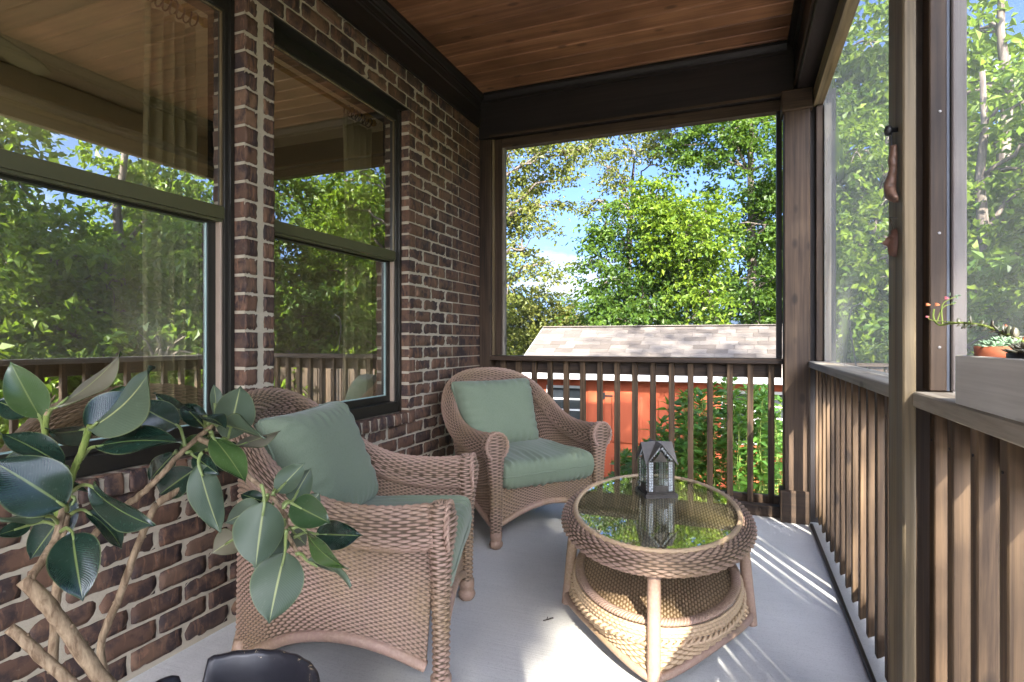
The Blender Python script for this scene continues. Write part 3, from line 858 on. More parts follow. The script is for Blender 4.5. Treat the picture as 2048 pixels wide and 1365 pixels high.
while x < SX1 - 0.05:
    x2 = min(x + 0.203, SX1)
    mid = (x + x2) / 2
    if not (dl - 0.06 < mid < dr + 0.06):
        inw = [q for q in wl if q[0] - 0.03 < mid < q[1] + 0.03]
        if inw:
            board('siding_board', (x, SF, GROUND_Z), (x2 - 0.018, SF + 0.019, wz0 - 0.05), M['shed'], shed, bev=0.002)
            board('siding_board', (x, SF, wz1 + 0.05), (x2 - 0.018, SF + 0.019, 0.60), M['shed'], shed, bev=0.002)
        else:
            board('siding_board', (x, SF, GROUND_Z), (x2 - 0.018, SF + 0.019, 0.60), M['shed'], shed, bev=0.002)
    x += 0.203
board('frieze_board', (SX0 - 0.01, SF - 0.022, 0.50), (SX1 + 0.01, SF - 0.001, 0.605), M['shed'], shed, bev=0.003)
for (a, b) in wl:
    wn_ = board('window', (a, SF + 0.006, wz0), (b, SF + 0.012, wz1), M['pane'], shed, bev=0)
    for nm, lo, hi in (('frame', (a - 0.04, SF - 0.014, wz0 - 0.04), (a, SF + 0.02, wz1 + 0.04)), ('frame', (b, SF - 0.014, wz0 - 0.04), (b + 0.04, SF + 0.02, wz1 + 0.04)),
                       ('frame', (a, SF - 0.013, wz1), (b, SF + 0.019, wz1 + 0.04)), ('frame', (a, SF - 0.013, wz0 - 0.04), (b, SF + 0.019, wz0))):
        board(nm, lo, hi, M['white'], wn_, bev=0.002)
    for k in range(1, 4):
        z = wz0 + (wz1 - wz0) * k / 4; board('muntin', (a, SF - 0.006, z - 0.012), (b, SF + 0.005, z + 0.012), M['white'], wn_, bev=0)
    xm = (a + b) / 2; board('muntin', (xm - 0.012, SF - 0.007, wz0), (xm + 0.012, SF + 0.004, wz1), M['white'], wn_, bev=0)
dm = (dl + dr) / 2
for (a, b, hx) in ((dl, dm - 0.006, dl), (dm + 0.006, dr, dr)):
    d_ = board('door', (a, SF - 0.004, GROUND_Z + 0.12), (b, SF + 0.03, 0.46), M['shed'], shed, bev=0.003)
    # raised octagonal panel
    for z0, z1 in ((-0.42, 0.38), (-1.22, -0.52)):
        p0, p1, ch = a + 0.10, b - 0.10, 0.10
        pts = [(p0, z0), (p1, z0), (p1, z1 - ch), (p1 - ch, z1), (p0 + ch, z1), (p0, z1 - ch)]
        cx = (p0 + p1) / 2; cz = (z0 + z1) / 2
        pm = MB()
        inner = [(cx + (px - cx) * 0.88, cz + (pz - cz) * 0.93) for px, pz in pts]
        n6 = len(pts)
        V = [(px, SF - 0.0045, pz) for px, pz in pts] + [(px, SF - 0.022, pz) for px, pz in inner]
        pm.add(V, [[i, (i + 1) % n6, n6 + (i + 1) % n6, n6 + i] for i in range(n6)] + [[n6 + i for i in range(n6)]])
        pm.build('panel', M['shed'], d_)
    for z in (0.30, -1.0):
        s_ = 1 if hx == dl else -1
        hm = MB(); hm.box((hx - 0.03, SF - 0.014, z - 0.05), (hx + 0.012, SF - 0.006, z + 0.05)); hm.box((min(hx, hx + s_ * 0.13), SF - 0.013, z - 0.012), (max(hx, hx + s_ * 0.13), SF - 0.0065, z + 0.012))
        hm.build('hinge', M['black'], d_)
# roof: two sheathed slopes, front one with single shingles
EZ, RZ, EY, RY = 0.64, 1.385, 8.48, 10.0
sl_len = math.hypot(RY - EY, RZ - EZ); pit = math.atan2(RZ - EZ, RY - EY)
rf = MB()
for sgn in (1, -1):
    ye = RY - sgn * (RY - EY)
    rf.add([(SX0 - .12, ye, EZ - .03), (SX1 + .12, ye, EZ - .03), (SX1 + .12, RY, RZ - .03), (SX0 - .12, RY, RZ - .03), (SX0 - .12, ye, EZ), (SX1 + .12, ye, EZ), (SX1 + .12, RY, RZ), (SX0 - .12, RY, RZ)],
           [(0, 1, 2, 3), (4, 5, 6, 7), (0, 1, 5, 4), (1, 2, 6, 5), (2, 3, 7, 6), (3, 0, 4, 7)])
def shingle_mat():
    t = NT('asphalt_shingle')
    r = t.rand(); nz = t.noise(t.objco(), 160, 3); sp = t.noise(t.objco(), 6, 3)
    c = t.ramp(r, [(0.0, (0.115, 0.098, 0.082)), (0.35, (0.185, 0.163, 0.14)), (0.7, (0.25, 0.222, 0.192)), (1.0, (0.145, 0.126, 0.108))])
    c = t.mix(t.math('MULTIPLY', nz, 0.45), c, (0.11, 0.09, 0.082))
    c = t.mix(t.math('MULTIPLY', t.ramp(sp, [(0.45, 0.0), (0.6, 1.0)]), 0.35), c, (0.13, 0.11, 0.10))
    return t.done(t.bsdf(c, 0.9, t.bump(nz, 0.4, 0.004), spec=0.15))
M['shingle'] = shingle_mat()
ro = rf.build('roof', M['shingle'], shed)
board('fascia', (SX0 - 0.12, EY - 0.022, EZ - 0.085), (SX1 + 0.12, EY - 0.001, EZ + 0.004), M['white'], shed, bev=0.002)
rk = MB()
for sgn in (1, -1):
    ye = RY - sgn * (RY - EY)
    rk.add([(SX0 - .145, ye, EZ - .10), (SX0 - .122, ye, EZ - .10), (SX0 - .122, RY, RZ - .10), (SX0 - .145, RY, RZ - .10), (SX0 - .145, ye, EZ + .006), (SX0 - .122, ye, EZ + .006), (SX0 - .122, RY, RZ + .006), (SX0 - .145, RY, RZ + .006)],
           [(0, 1, 2, 3), (4, 5, 6, 7), (0, 1, 5, 4), (1, 2, 6, 5), (2, 3, 7, 6), (3, 0, 4, 7)])
rk.build('rake_board', M['white'], shed)
sm = [box_me(wd, 0.155, 0.006, 0.0015) for wd in (0.30, 0.27, 0.33)]
NC = 12
for r_ in range(NC):
    s0 = r_ * sl_len / NC
    xx = SX0 - 0.13 - rnd.uniform(0, 0.25)
    while xx < SX1 + 0.05:
        k = rnd.randrange(3); wd = (0.30, 0.27, 0.33)[k]
        sc_ = s0 + 0.06
        yy = EY + sc_ * math.cos(pit); zz = EZ + sc_ * math.sin(pit)
        x0 = max(xx, SX0 - 0.13)
        obj('shingle', sm[k], M['shingle'], ro, ((x0 + xx + wd) / 2 if x0 > xx else xx + wd / 2, yy, zz + 0.009 + rnd.uniform(0, .003)), rot=(pit - 0.035, 0, rnd.uniform(-.004, .004)), scale=((xx + wd - x0) / wd * 0.985, 1, 1))
        xx += wd
board('ridge_cap', (SX0 - 0.13, RY - 0.07, RZ + 0.004), (SX1 + 0.13, RY + 0.07, RZ + 0.022), M['shingle'], ro, bev=0.006)

# ------------------------------------------------------------------ foliage
def leaf_cloud(P, Nn, D, L, W, fold=0.25, lance=False):
    """folded leaves: P base points, Nn normals, D directions (all (n,3)); L, W arrays"""
    D = D / (np.linalg.norm(D, axis=1)[:, None] + 1e-9)
    S = np.cross(D, Nn); S /= np.linalg.norm(S, axis=1)[:, None] + 1e-9
    U = np.cross(S, D)
    L = L[:, None]; W = W[:, None]
    if not lance:
        b = P; r = P + D * L * 0.45 + S * W * 0.5 + U * W * fold; l = P + D * L * 0.45 - S * W * 0.5 + U * W * fold; t = P + D * L - U * L * 0.10
        V = np.stack([b, r, t, l], 1).reshape(-1, 3)
        i = np.arange(len(P))[:, None] * 4
        F = np.concatenate([i + np.array([0, 1, 2]), i + np.array([0, 2, 3])], 0)
    else:
        b = P; m1 = P + D * L * .35 + U * L * .04; m2 = P + D * L * .7
        r1 = m1 + S * W * .5 + U * W * fold; l1 = m1 - S * W * .5 + U * W * fold
        r2 = m2 + S * W * .36 + U * W * fold * .7 - U * L * .06; l2 = m2 - S * W * .36 + U * W * fold * .7 - U * L * .06
        m2 = m2 - U * L * .06; t = P + D * L - U * L * .20
        V = np.stack([b, r1, m1, l1, r2, m2, l2, t], 1).reshape(-1, 3)
        i = np.arange(len(P))[:, None] * 8
        F = np.concatenate([i + np.array(q) for q in ((0, 1, 2), (0, 2, 3), (1, 4, 5), (1, 5, 2), (2, 5, 6), (2, 6, 3), (4, 7, 5), (5, 7, 6))], 0)
    return V, F

def unit(v): return v / (np.linalg.norm(v, axis=-1, keepdims=True) + 1e-9)

def crown_leaves(blobs, nclump, per, leaf, seed, flat=0.38, spread=0.30, keep=None):
    """leaf bases in many small flattened clumps near the skin of the blobs"""
    r = np.random.RandomState(seed)
    B = np.asarray(blobs, float)
    w = (B[:, 3] * B[:, 4] * B[:, 5]) ** (2 / 3.0); w /= w.sum()
    k = r.choice(len(B), nclump, p=w)
    d = unit(r.normal(size=(nclump, 3)))
    rad = r.uniform(0.45, 1.12, nclump) ** 0.6
    C = B[k, :3] + d * B[k, 3:6] * rad[:, None]
    nt = 4                                             # each clump is a few drooping sprays
    ta = unit(r.normal(size=(nclump, nt, 3)) * np.array([1, 1, 0.45]) + d[:, None, :] * 0.5)
    tl_ = spread * r.uniform(1.2, 2.4, (nclump, nt, 1))
    which = r.randint(0, nt, (nclump, per)); ii = np.arange(nclump)[:, None]
    along = r.uniform(0.0, 1.0, (nclump, per, 1))
    off = ta[ii, which] * tl_[ii, which] * along - np.array([0, 0, 0.35]) * tl_[ii, which] * along ** 2 + r.normal(size=(nclump, per, 3)) * np.array([1, 1, flat]) * spread * 0.30
    P = (C[:, None, :] + off).reshape(-1, 3)
    outd = unit((P - np.repeat(B[k, :3], per, 0)) + r.normal(size=P.shape) * 0.5)
    Nn = unit(r.normal(size=P.shape) * 0.55 + np.array([0, 0, 1.0]) + outd * 0.45)
    D = unit(outd * np.array([1, 1, 0.3]) + r.normal(size=P.shape) * 0.6 - np.array([0, 0, 0.35]))
    if keep is not None:
        kk = keep(P); P, Nn, D = P[kk], Nn[kk], D[kk]
    L = leaf * r.uniform(0.6, 1.35, len(P)); W = L * r.uniform(0.5, 0.72, len(P))
    return C, leaf_cloud(P, Nn, D, L, W)

def limb(a, b, r0, r1, seed, wob=0.12, n=8):
    r = np.random.RandomState(seed)
    a = np.asarray(a, float); b = np.asarray(b, float)
    t = np.linspace(0, 1, n)[:, None]
    ln = np.linalg.norm(b - a)
    mid = r.normal(size=(n, 3)) * wob * ln * 0.25 * np.sin(t * np.pi)
    C = a + (b - a) * t + mid + np.array([0, 0, 1.0]) * 0.12 * ln * np.sin(t * np.pi)
    return C, np.linspace(r0, r1, n)

def tree_meshes(height, blobs, nclump, per, leaf, mat, seed, tr=0.14, twigs=60, lean=(0, 0), trunk_pts=None):
    r = np.random.RandomState(seed + 500)
    C, (V, F) = crown_leaves(blobs, nclump, per, leaf, seed)
    cm = mesh_np('crown', V, F, mats=[mat])
    tb = MB()
    if trunk_pts is None:
        zs = np.linspace(0, height, 9)
        trunk = np.stack([lean[0] * zs / height + np.cumsum(r.normal(0, 0.035, 9)) * (zs > 0), lean[1] * zs / height + np.cumsum(r.normal(0, 0.035, 9)) * (zs > 0), zs], 1)
    else: trunk = np.asarray(trunk_pts, float)
    rad = np.linspace(tr, tr * 0.25, len(trunk)); rad[0] *= 1.35
    tb.tube(trunk, rad, 10)
    for i, b in enumerate(np.asarray(blobs, float)):
        j = int(np.argmin(np.abs(trunk[:, 2] - max(0.3, b[2] - 0.6 * np.linalg.norm(b[:2] - trunk[-1, :2]) * 0.6 - 0.2))))
        C2, rr_ = limb(trunk[j], b[:3], rad[j] * 0.5, 0.02, seed + i)
        tb.tube(C2, rr_, 6)
    B = np.asarray(blobs, float)
    for i in r.choice(len(C), min(twigs, len(C)), replace=False):
        k = int(np.argmin(np.linalg.norm(B[:, :3] - C[i], axis=1)))
        C2, rr_ = limb(B[k, :3], C[i], 0.024, 0.007, seed + 77 + i, 0.25, 5)
        tb.tube(C2, rr_, 4, cap=False)
    tm = tb.mesh('trunk', True, [M['bark']])
    return tm, cm

def plant_tree(name, label, cat, x, y, meshes, rotz=0.0, sc=1.0, group=None, z=GROUND_Z):
    t = thing(name, label, cat, (x, y, z - 0.05), rotz, group)
    t.scale = (sc, sc, sc)
    a = obj('trunk', meshes[0], None, t, local=True); b = obj('crown', meshes[1], None, t, local=True)
    return t

def px_blobs(base, lst):
    out = []
    for (u, v, d, r_) in lst:
        p = at(u, v, d) - np.array(base)
        out.append((*p, r_, r_, r_ * 0.8))
    return out

# trees framed by the far opening
def view_tree(name, label, u0, d0, lst, nclump, per, leaf, mat, seed, tr, height, twigs=70):
    b = at(u0, 682, d0); base = (b[0], b[1], GROUND_Z - 0.05)
    blobs = px_blobs(base, lst)
    ms = tree_meshes(height, blobs, nclump, per, leaf, mat, seed, tr, twigs)
    t = thing(name, label, 'tree', base, 0, 'trees beyond the shed')
    obj('trunk', ms[0], None, t, local=True); obj('crown', ms[1], None, t, local=True)
view_tree('oak_tree', 'sparse olive-leaved oak at the left of the far opening', 975, 13.5,
          [(1015, 320, 13.5, 0.75), (1075, 325, 13.5, 0.6), (1130, 310, 13.0, 0.5), (1030, 430, 13.5, 0.65), (1085, 415, 13.2, 0.35), (1045, 500, 13.0, 0.6), (1110, 520, 13, 0.4), (1020, 570, 13.5, 0.65), (1175, 300, 13, 0.35), (1160, 355, 13, 0.3), (985, 400, 14, 0.9), (940, 300, 14, 1.1), (930, 480, 14, 1.0)],
          165, 80, 0.10, M['leaf_olive'], 21, 0.16, 7.0)
view_tree('maple_tree', 'full green maple in the middle of the far opening', 1262, 13.0,
          [(1245, 480, 13, 0.55), (1225, 560, 12.6, 0.6), (1290, 520, 12.6, 0.6), (1215, 640, 12.6, 0.65), (1280, 600, 12.2, 0.75), (1345, 610, 12.6, 0.6), (1350, 540, 12.8, 0.55), (1210, 450, 13, 0.3), (1195, 510, 13, 0.3), (1270, 660, 12, 0.8), (1255, 415, 13, 0.3)],
          165, 88, 0.105, M['leaf_mid'], 22, 0.11, 5.2)
view_tree('young_maple_tree', 'bright yellow-green young maple right of centre in the far opening', 1372, 11.8,
          [(1310, 395, 12, 0.42), (1335, 430, 11.8, 0.4), (1370, 470, 11.6, 0.55), (1385, 530, 11.6, 0.5), (1415, 430, 12, 0.45), (1420, 590, 11.5, 0.5), (1350, 480, 11.8, 0.4), (1400, 500, 11.5, 0.4)],
          110, 88, 0.105, M['leaf_bright'], 23, 0.07, 4.6)
view_tree('tall_poplar_tree', 'tall pale-trunked tree at the right of the far opening', 1487, 14.0,
          [(1440, 270, 14, 0.8), (1500, 250, 13.5, 0.8), (1545, 330, 13.5, 0.9), (1415, 330, 14, 0.55), (1470, 390, 14.6, 0.7), (1530, 450, 13.4, 0.8), (1450, 480, 14.6, 0.6), (1540, 560, 13.2, 0.8), (1480, 580, 14.8, 0.7), (1520, 640, 13.2, 0.8), (1370, 290, 14, 0.4), (1440, 640, 14.2, 0.7), (1600, 420, 13.5, 1.1), (1600, 620, 13, 1.1), (1580, 250, 14, 1.1), (1500, 120, 14, 1.2), (1400, 170, 14, .9)],
          320, 85, 0.112, M['leaf_mid'], 24, 0.17, 9.0)
view_tree('slender_oak_tree', 'thin-crowned oak with drooping sprays high in the middle of the far opening', 1255, 17.0,
          [(1262, 300, 16, 0.55), (1215, 335, 16, 0.5), (1300, 330, 16, 0.5), (1245, 370, 16, 0.45), (1195, 400, 16, 0.4), (1340, 275, 16, 0.5), (1290, 250, 16.5, 0.5), (1210, 250, 16.5, 0.7), (1240, 150, 17, 1.0)],
          75, 75, 0.11, M['leaf_olive'], 25, 0.12, 8.0)
view_tree('rounded_shrub_tree', 'pale rounded treetop low at the left, just above the shed roof', 1045, 17.5,
          [(1030, 640, 17.5, 0.8), (1080, 625, 17.5, 0.75), (1120, 645, 17.5, 0.7), (1060, 690, 17, 0.9), (1140, 620, 18, 0.35), (1010, 590, 17.5, 0.6), (1000, 690, 16.5, 1.0), (1170, 660, 18, 0.5)],
          190, 75, 0.115, M['leaf_olive'], 26, 0.10, 3.6)
view_tree('background_tree', 'dark tree low behind the bright maple, above the shed ridge', 1430, 22,
          [(1290, 650, 21, 1.0), (1380, 640, 21, 1.1), (1470, 620, 22, 1.4), (1560, 600, 22, 1.5), (1210, 670, 21, 0.6), (1640, 560, 22, 1.7), (1430, 560, 23, 1.2), (1540, 480, 23, 1.3), (1330, 690, 20, 1.2)],
          210, 55, 0.15, M['leaf_dark'], 27, 0.2, 5.5)

# woodland along the right-hand side, seen through the side screens and mirrored in the windows
def wood_blobs(seed, h, rad, n):
    r = np.random.RandomState(seed); out = []
    for i in range(n):
        z = r.uniform(0.6, h); k = 1.0 - 0.45 * (z / h) ** 2
        a = r.uniform(0, 2 * np.pi); d = rad * k * r.uniform(0.25, 0.9)
        s_ = r.uniform(0.55, 1.05)
        out.append((d * math.cos(a), d * math.sin(a), z, s_, s_, s_ * 0.6))
    return out
WOOD = [tree_meshes(6.6, wood_blobs(s_, 6.2, 2.1, 22), 300, 46, 0.15, m, 60 + s_, 0.15, 90) for s_, m in ((1, M['leaf_bright']), (2, M['leaf_bright']), (3, M['leaf_mid']), (4, M['leaf_mid']))]
BUSH = [tree_meshes(1.4, [(math.cos(a) * 0.6, math.sin(a) * 0.6, 0.9 + 0.3 * math.sin(3 * a), 0.6, 0.6, 0.5) for a in np.linspace(0, 5.4, 6)] + [(0, 0, 1.5, 0.6, 0.6, 0.5)], 90, 42, 0.11, m, 80 + k, 0.05, 40) for k, m in enumerate((M['leaf_mid'], M['leaf_bright']))]
spots = [(6.2, 4.4, 0, 'broad woodland tree nearest the porch, mirrored in the left pane of the near window'), (6.4, 7.0, 1, 'light green woodland tree mirrored in the middle of the near window'),
         (4.9, 8.6, 2, 'woodland tree mirrored at the right of the near window, behind the trim post'), (3.7, 11.6, 1, 'light green woodland tree seen through the far right-hand screen'),
         (3.0, 15.0, 0, 'woodland tree far off behind the hazy right-hand screen'), (6.4, 13.5, 3, 'dark woodland tree filling the screen at the right edge'),
         (9.8, 10.2, 2, 'woodland tree standing behind the front row, right of the porch'), (10.6, 7.6, 3, 'dark woodland tree in the second row, mirrored in the near window'),
         (5.4, 18.0, 3, 'dark woodland tree at the far end of the wood'), (8.6, 17.0, 1, 'light green woodland tree at the far end of the wood'), (2.2, 19.5, 2, 'woodland tree behind the shed end, right of the corner post'), (12.5, 13.5, 3, 'dark woodland tree deep in the wood'), (8.6, 4.0, 2, 'woodland tree mirrored at the left edge of the near window')]
TALL = [(6.0, 17.2, 1, 1.75, 'very tall light green tree behind the screen at the right edge'), (4.4, 20.5, 0, 1.9, 'very tall woodland tree behind the hazy right-hand screen'), (9.2, 22.0, 2, 1.9, 'very tall woodland tree farthest off at the right edge')]
for x, y, k, sc_, lab in TALL: plant_tree('woodland_tree', lab, 'tree', x, y, WOOD[k], rnd.uniform(0, 6.28), sc_, 'woodland beside the porch')
for i, (x, y, k, lab) in enumerate(spots):
    plant_tree('woodland_tree', lab, 'tree', x, y, WOOD[k], rnd.uniform(0, 6.28), rnd.uniform(0.92, 1.15), 'woodland beside the porch')
bsp = [(4.3, 6.2, 0, 'low bush right of the porch, below the mirrored rail'), (3.4, 8.2, 1, 'light green bush between porch and wood, mirrored in the far window'), (5.2, 3.6, 1, 'light green bush nearest the walkway'), (2.9, 10.2, 0, 'low bush beside the shed end'), (5.9, 6.6, 0, 'low bush in front of the broad woodland tree'), (4.6, 4.8, 1, 'light green bush mirrored low in the near window'), (4.1, 7.2, 1, 'light green bush behind the mirrored balusters'), (2.6, 8.9, 1, 'light green bush beside the fence end')]
for i, (x, y, k, lab) in enumerate(bsp):
    plant_tree('bush', lab, 'bush', x, y, BUSH[k], rnd.uniform(0, 6.28), rnd.uniform(1.2, 1.6), 'bushes beside the porch')

# tall unseen tree up-sun; leaves cut away to shape sun on floor and rails
def lit_keep(P):
    l = np.array(LIGHT) / 0.7601
    l = np.array([-0.439, 0.899, -0.654])
    t = (P[:, 0] - 0.486) / 0.439
    Yp = P[:, 1] + 0.899 * t; zp = P[:, 2] - 0.654 * t
    tt = zp / 0.654; Xf = 0.486 - 0.439 * tt; Yf = Yp + 0.899 * tt
    A = (Xf > -0.74) & (Xf < -0.06) & (Yf > 1.30) & (Yf < 2.42) & (zp > 0.8)
    Bm = (zp < 0.86) & (zp > -0.6) & (np.sin(Yp * 3.1 + 0.7) + 0.5 * np.sin(Yp * 7.3 + zp * 2.0) > -0.55)
    Cm = (Yp > 3.15) & (Yp < 3.75) & (zp > 0.9) & (zp < 1.45)
    Dm = (Yp > 1.05) & (Yp < 1.72) & (zp > 0.9) & (zp < 1.42)
    Em = (np.sin(Yp * 4.1 + zp * 1.3) * np.sin(zp * 5.2 - Yp * 0.8) > 0.86) & (zp > 1.3) & (Yp > 2.0)
    Lo = zp < -0.6
    return ~(A | Bm | Cm | Dm | Em | Lo)
sx, sy = 6.2, -9.6
st_blobs = [(dx, dy, dz + 1.45, 1.0, 1.4, 0.9) for dx in (-0.6, 0.7) for dy in np.linspace(-5.2, 3.8, 9) for dz in (8.3, 9.4, 10.6, 11.8)]
def keep_local(P): return lit_keep(P + np.array([sx, sy, GROUND_Z - 0.05]))
Cc, (V, F) = crown_leaves(st_blobs, 520, 46, 0.16, 91, flat=0.7, spread=0.5, keep=keep_local)
stt = thing('shade_tree', 'tall unseen tree behind the viewer, crown shaped to shade the porch', 'tree', (sx, sy, GROUND_Z - 0.05))
obj('crown', mesh_np('crown', V, F, mats=[M['leaf_mid']]), None, stt, local=True)
tb = MB(); tb.tube(np.array([(0.3, 0, 0), (0.2, 0.1, 3), (0.1, -0.1, 6), (0, 0, 9), (0, 0, 12.5)]), np.array([0.4, 0.3, 0.26, 0.2, 0.06]), 12)
for i, yy in enumerate(np.linspace(-5.0, 3.6, 8)):
    C2, r2 = limb((0.05, 0, 8.2), (0.2 * (-1) ** i, yy, 10.6), 0.11, 0.02, 300 + i); tb.tube(C2, r2, 6)
tb.build('trunk', M['bark'], stt, local=True, smooth=True)

# ------------------------------------------------------------------ tall leafy shrub between railing and shed
sh_c = np.array([0.0, 6.1, GROUND_Z])
shr = thing('shrub', 'tall leafy green shrub in front of the shed doors, seen between the balusters', 'shrub', tuple(sh_c))
r = np.random.RandomState(5)
Ps, Ns, Ds, Ls = [], [], [], []
sb = MB()
for i in range(125):
    u = r.uniform(1215, 1580); dd = r.uniform(5.3, 6.6)
    p0 = at(u, 682, dd)
    hmax = 0.62 - 0.85 * max(0, (1400 - u) / 185) ** 1.1 - 0.12 * max(0, (u - 1480) / 80) + r.uniform(-0.38, 0.08)
    hmax = max(-0.9, hmax)
    base = np.array([p0[0] * 0.97 + 0.0, p0[1], GROUND_Z - 0.02]); top = np.array([p0[0] + r.normal(0, 0.06), p0[1] + r.normal(0, 0.06), hmax])
    C2, rr_ = limb(base, top, 0.008, 0.003, 900 + i, 0.05, 7)
    sb.tube(C2 - sh_c, rr_, 5)
    H = hmax - GROUND_Z
    nl = int(28 + 18 * H)
    tt = np.concatenate([r.uniform(0.12, 1.0, nl - 8), np.full(8, 1.0)])
    pts = np.stack([np.interp(tt, np.linspace(0, 1, 7), C2[:, k]) for k in range(3)], 1)
    a = r.uniform(0, 2 * np.pi, nl) + np.arange(nl) * 2.4
    el = r.uniform(-0.15, 0.5, nl); el[-8:] = r.uniform(0.5, 1.2, 8)
    D = np.stack([np.cos(a) * np.cos(el), np.sin(a) * np.cos(el), np.sin(el)], 1)
    Ps.append(pts - sh_c); Ds.append(D); Ns.append(unit(np.array([0, 0, 1.0]) + r.normal(size=(nl, 3)) * 0.3)); Ls.append(r.uniform(0.10, 0.17, nl) * np.where(tt >= 1, 0.7, 1.0))
L = np.concatenate(Ls)
V, F = leaf_cloud(np.vstack(Ps), np.vstack(Ns), np.vstack(Ds), L, L * 0.33, 0.12, True)
sb.build('stems', M['stem_green'], shr, local=True)
fo = obj('foliage', mesh_np('foliage', V, F, mats=[M['leaf_shrub']]), None, shr, local=True)

# far house glimpsed through the trees
fh = thing('far_house', 'grey-roofed pale house glimpsed through the trees above the shed roof', 'house', (4.2, 34, GROUND_Z))
hb = MB(); hb.box((0.5, 34, GROUND_Z - .1), (7.5, 40, 2.2)); hb.build('wall', M['white'], fh)
M['slate'] = plain('grey_slate', (0.16, 0.18, 0.22), 0.8)
hr = MB(); hr.add([(0.2, 33.6, 2.1), (7.8, 33.6, 2.1), (7.8, 37, 4.0), (0.2, 37, 4.0), (0.2, 40.4, 2.1), (7.8, 40.4, 2.1), (0.2, 33.6, 2.25), (7.8, 33.6, 2.25), (7.8, 37, 4.2), (0.2, 37, 4.2), (0.2, 40.4, 2.25), (7.8, 40.4, 2.25)],
               [(0, 1, 2, 3), (6, 7, 8, 9), (3, 2, 5, 4), (9, 8, 11, 10), (0, 1, 7, 6), (4, 5, 11, 10), (0, 3, 9, 6), (3, 4, 10, 9), (1, 2, 8, 7), (2, 5, 11, 8)]); hr.build('roof', M['slate'], fh)
for k in range(4): board('window', (1.2 + 1.5 * k, 33.96, 0.6), (1.9 + 1.5 * k, 33.99, 1.7), M['pane'], fh, bev=0)
# board fence and iron hook outside the right-hand screens
fe = thing('board_fence', 'weathered low board fence outside the far right-hand screen', 'fence', (2.2, 7.2, GROUND_Z))
for k in range(20):
    y = 6.0 + 0.0; x = 1.0 + 0.152 * k
    board('fence_board', (x, 7.2, GROUND_Z - .05), (x + 0.14, 7.222, 0.86), M['brownZ'], fe, bev=0.003)
board('fence_cap', (0.95, 7.16, 0.862), (4.1, 7.27, 0.90), M['brownX'], fe, bev=0.003)
hk = MB(); hp = at(1697, 640, 5.6); hq = at(1713, 735, 5.6)
hk.tube(np.array([(hq[0] + (hp[0] - hq[0]) * 0, hq[1], GROUND_Z - .05), (hq[0] + .0, hq[1], 0.3), tuple(hq), tuple((hp + hq) / 2), tuple(hp), (hp[0] + .03, hp[1], hp[2] + .12), (hp[0] + .10, hp[1], hp[2] + .16), (hp[0] + .16, hp[1], hp[2] + .10)]), 0.008, 8)
tag(hk.build('garden_hook', M['black'], smooth=True), 'slim black garden hook outside the far right-hand screen', 'garden hook')
# ================================================================== wicker furniture
def weave_h(U, V, p, q, ripple=0.0):
    r = np.floor(V / p); f = V / p - r
    prof = np.sqrt(np.clip(1 - (2 * f - 1) ** 2, 0, 1))
    s = np.cos(np.pi * U / q + np.pi * np.mod(r, 2))
    return prof * (0.20 + 0.80 * s) - 1.6 * (1 - prof)

def resample(P, ax, s, n):
    s = s / s[-1]; t = np.linspace(0, 1, n); x = np.interp(t, s, np.arange(len(s)))
    i = np.minimum(x.astype(int), len(s) - 2); f = x - i
    A = np.take(P, i, axis=ax); B = np.take(P, i + 1, axis=ax)
    f = f.reshape([-1 if k == ax else 1 for k in range(3)])
    return A * (1 - f) + B * f

def woven(P, wrap=False, p=0.0085, q=0.017, amp=0.0032, flip=False):
    """P (nu,nv,3) smooth surface; strands run along u, one above another along v. The grid is laid out to match the strands."""
    su = np.concatenate([[0], np.cumsum(np.linalg.norm(np.diff(P, axis=0), axis=2).mean(1))]); sv = np.concatenate([[0], np.cumsum(np.linalg.norm(np.diff(P, axis=1), axis=2).mean(0))])
    nr = max(2, int(round(sv[-1] / p))); nq = max(2, int(round(su[-1] / q)))
    P = resample(resample(P, 0, su, nq * 4 + 1), 1, sv, nr * 4 + 1)
    gu = np.gradient(P, axis=0); gv = np.gradient(P, axis=1)
    if wrap:
        gv[:, 0] = P[:, 1] - P[:, -2]; gv[:, -1] = gv[:, 0]
    Nn = np.cross(gu, gv); Nn /= np.linalg.norm(Nn, axis=2, keepdims=True) + 1e-12
    if flip: Nn = -Nn
    U, V = np.meshgrid(np.arange(nq * 4 + 1) / 4.0, np.arange(nr * 4 + 1) / 4.0, indexing='ij')
    r = np.minimum(np.floor(V + 1e-6), nr - 1); f = V - r
    prof = np.sqrt(np.clip(1 - (2 * f - 1) ** 2, 0, 1))
    s = np.cos(np.pi * U + np.pi * np.mod(r, 2))
    H = (prof * (0.20 + 0.80 * s) - 2.0 * (1 - prof)) * amp
    H = H + 0.06 * amp * np.random.RandomState(int(su[-1] * 1e4) % 1000).normal(size=H.shape)
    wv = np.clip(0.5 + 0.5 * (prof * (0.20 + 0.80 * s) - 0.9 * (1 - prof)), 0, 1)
    return (P + Nn * H[..., None]).reshape(-1, 3), grid_faces(P.shape[0], P.shape[1]), wv.ravel()

def res(len_, step): return max(6, int(len_ / step) + 1)

def sweep_grid(C, rad, nseg, wrapang=2 * np.pi, a0=0.0, squash=1.0):
    T, N, B = frames(C)
    a = np.linspace(a0, a0 + wrapang, nseg)
    rad = np.broadcast_to(rad, (len(C),))
    return C[:, None, :] + rad[:, None, None] * (np.cos(a)[None, :, None] * N[:, None, :] + squash * np.sin(a)[None, :, None] * B[:, None, :])

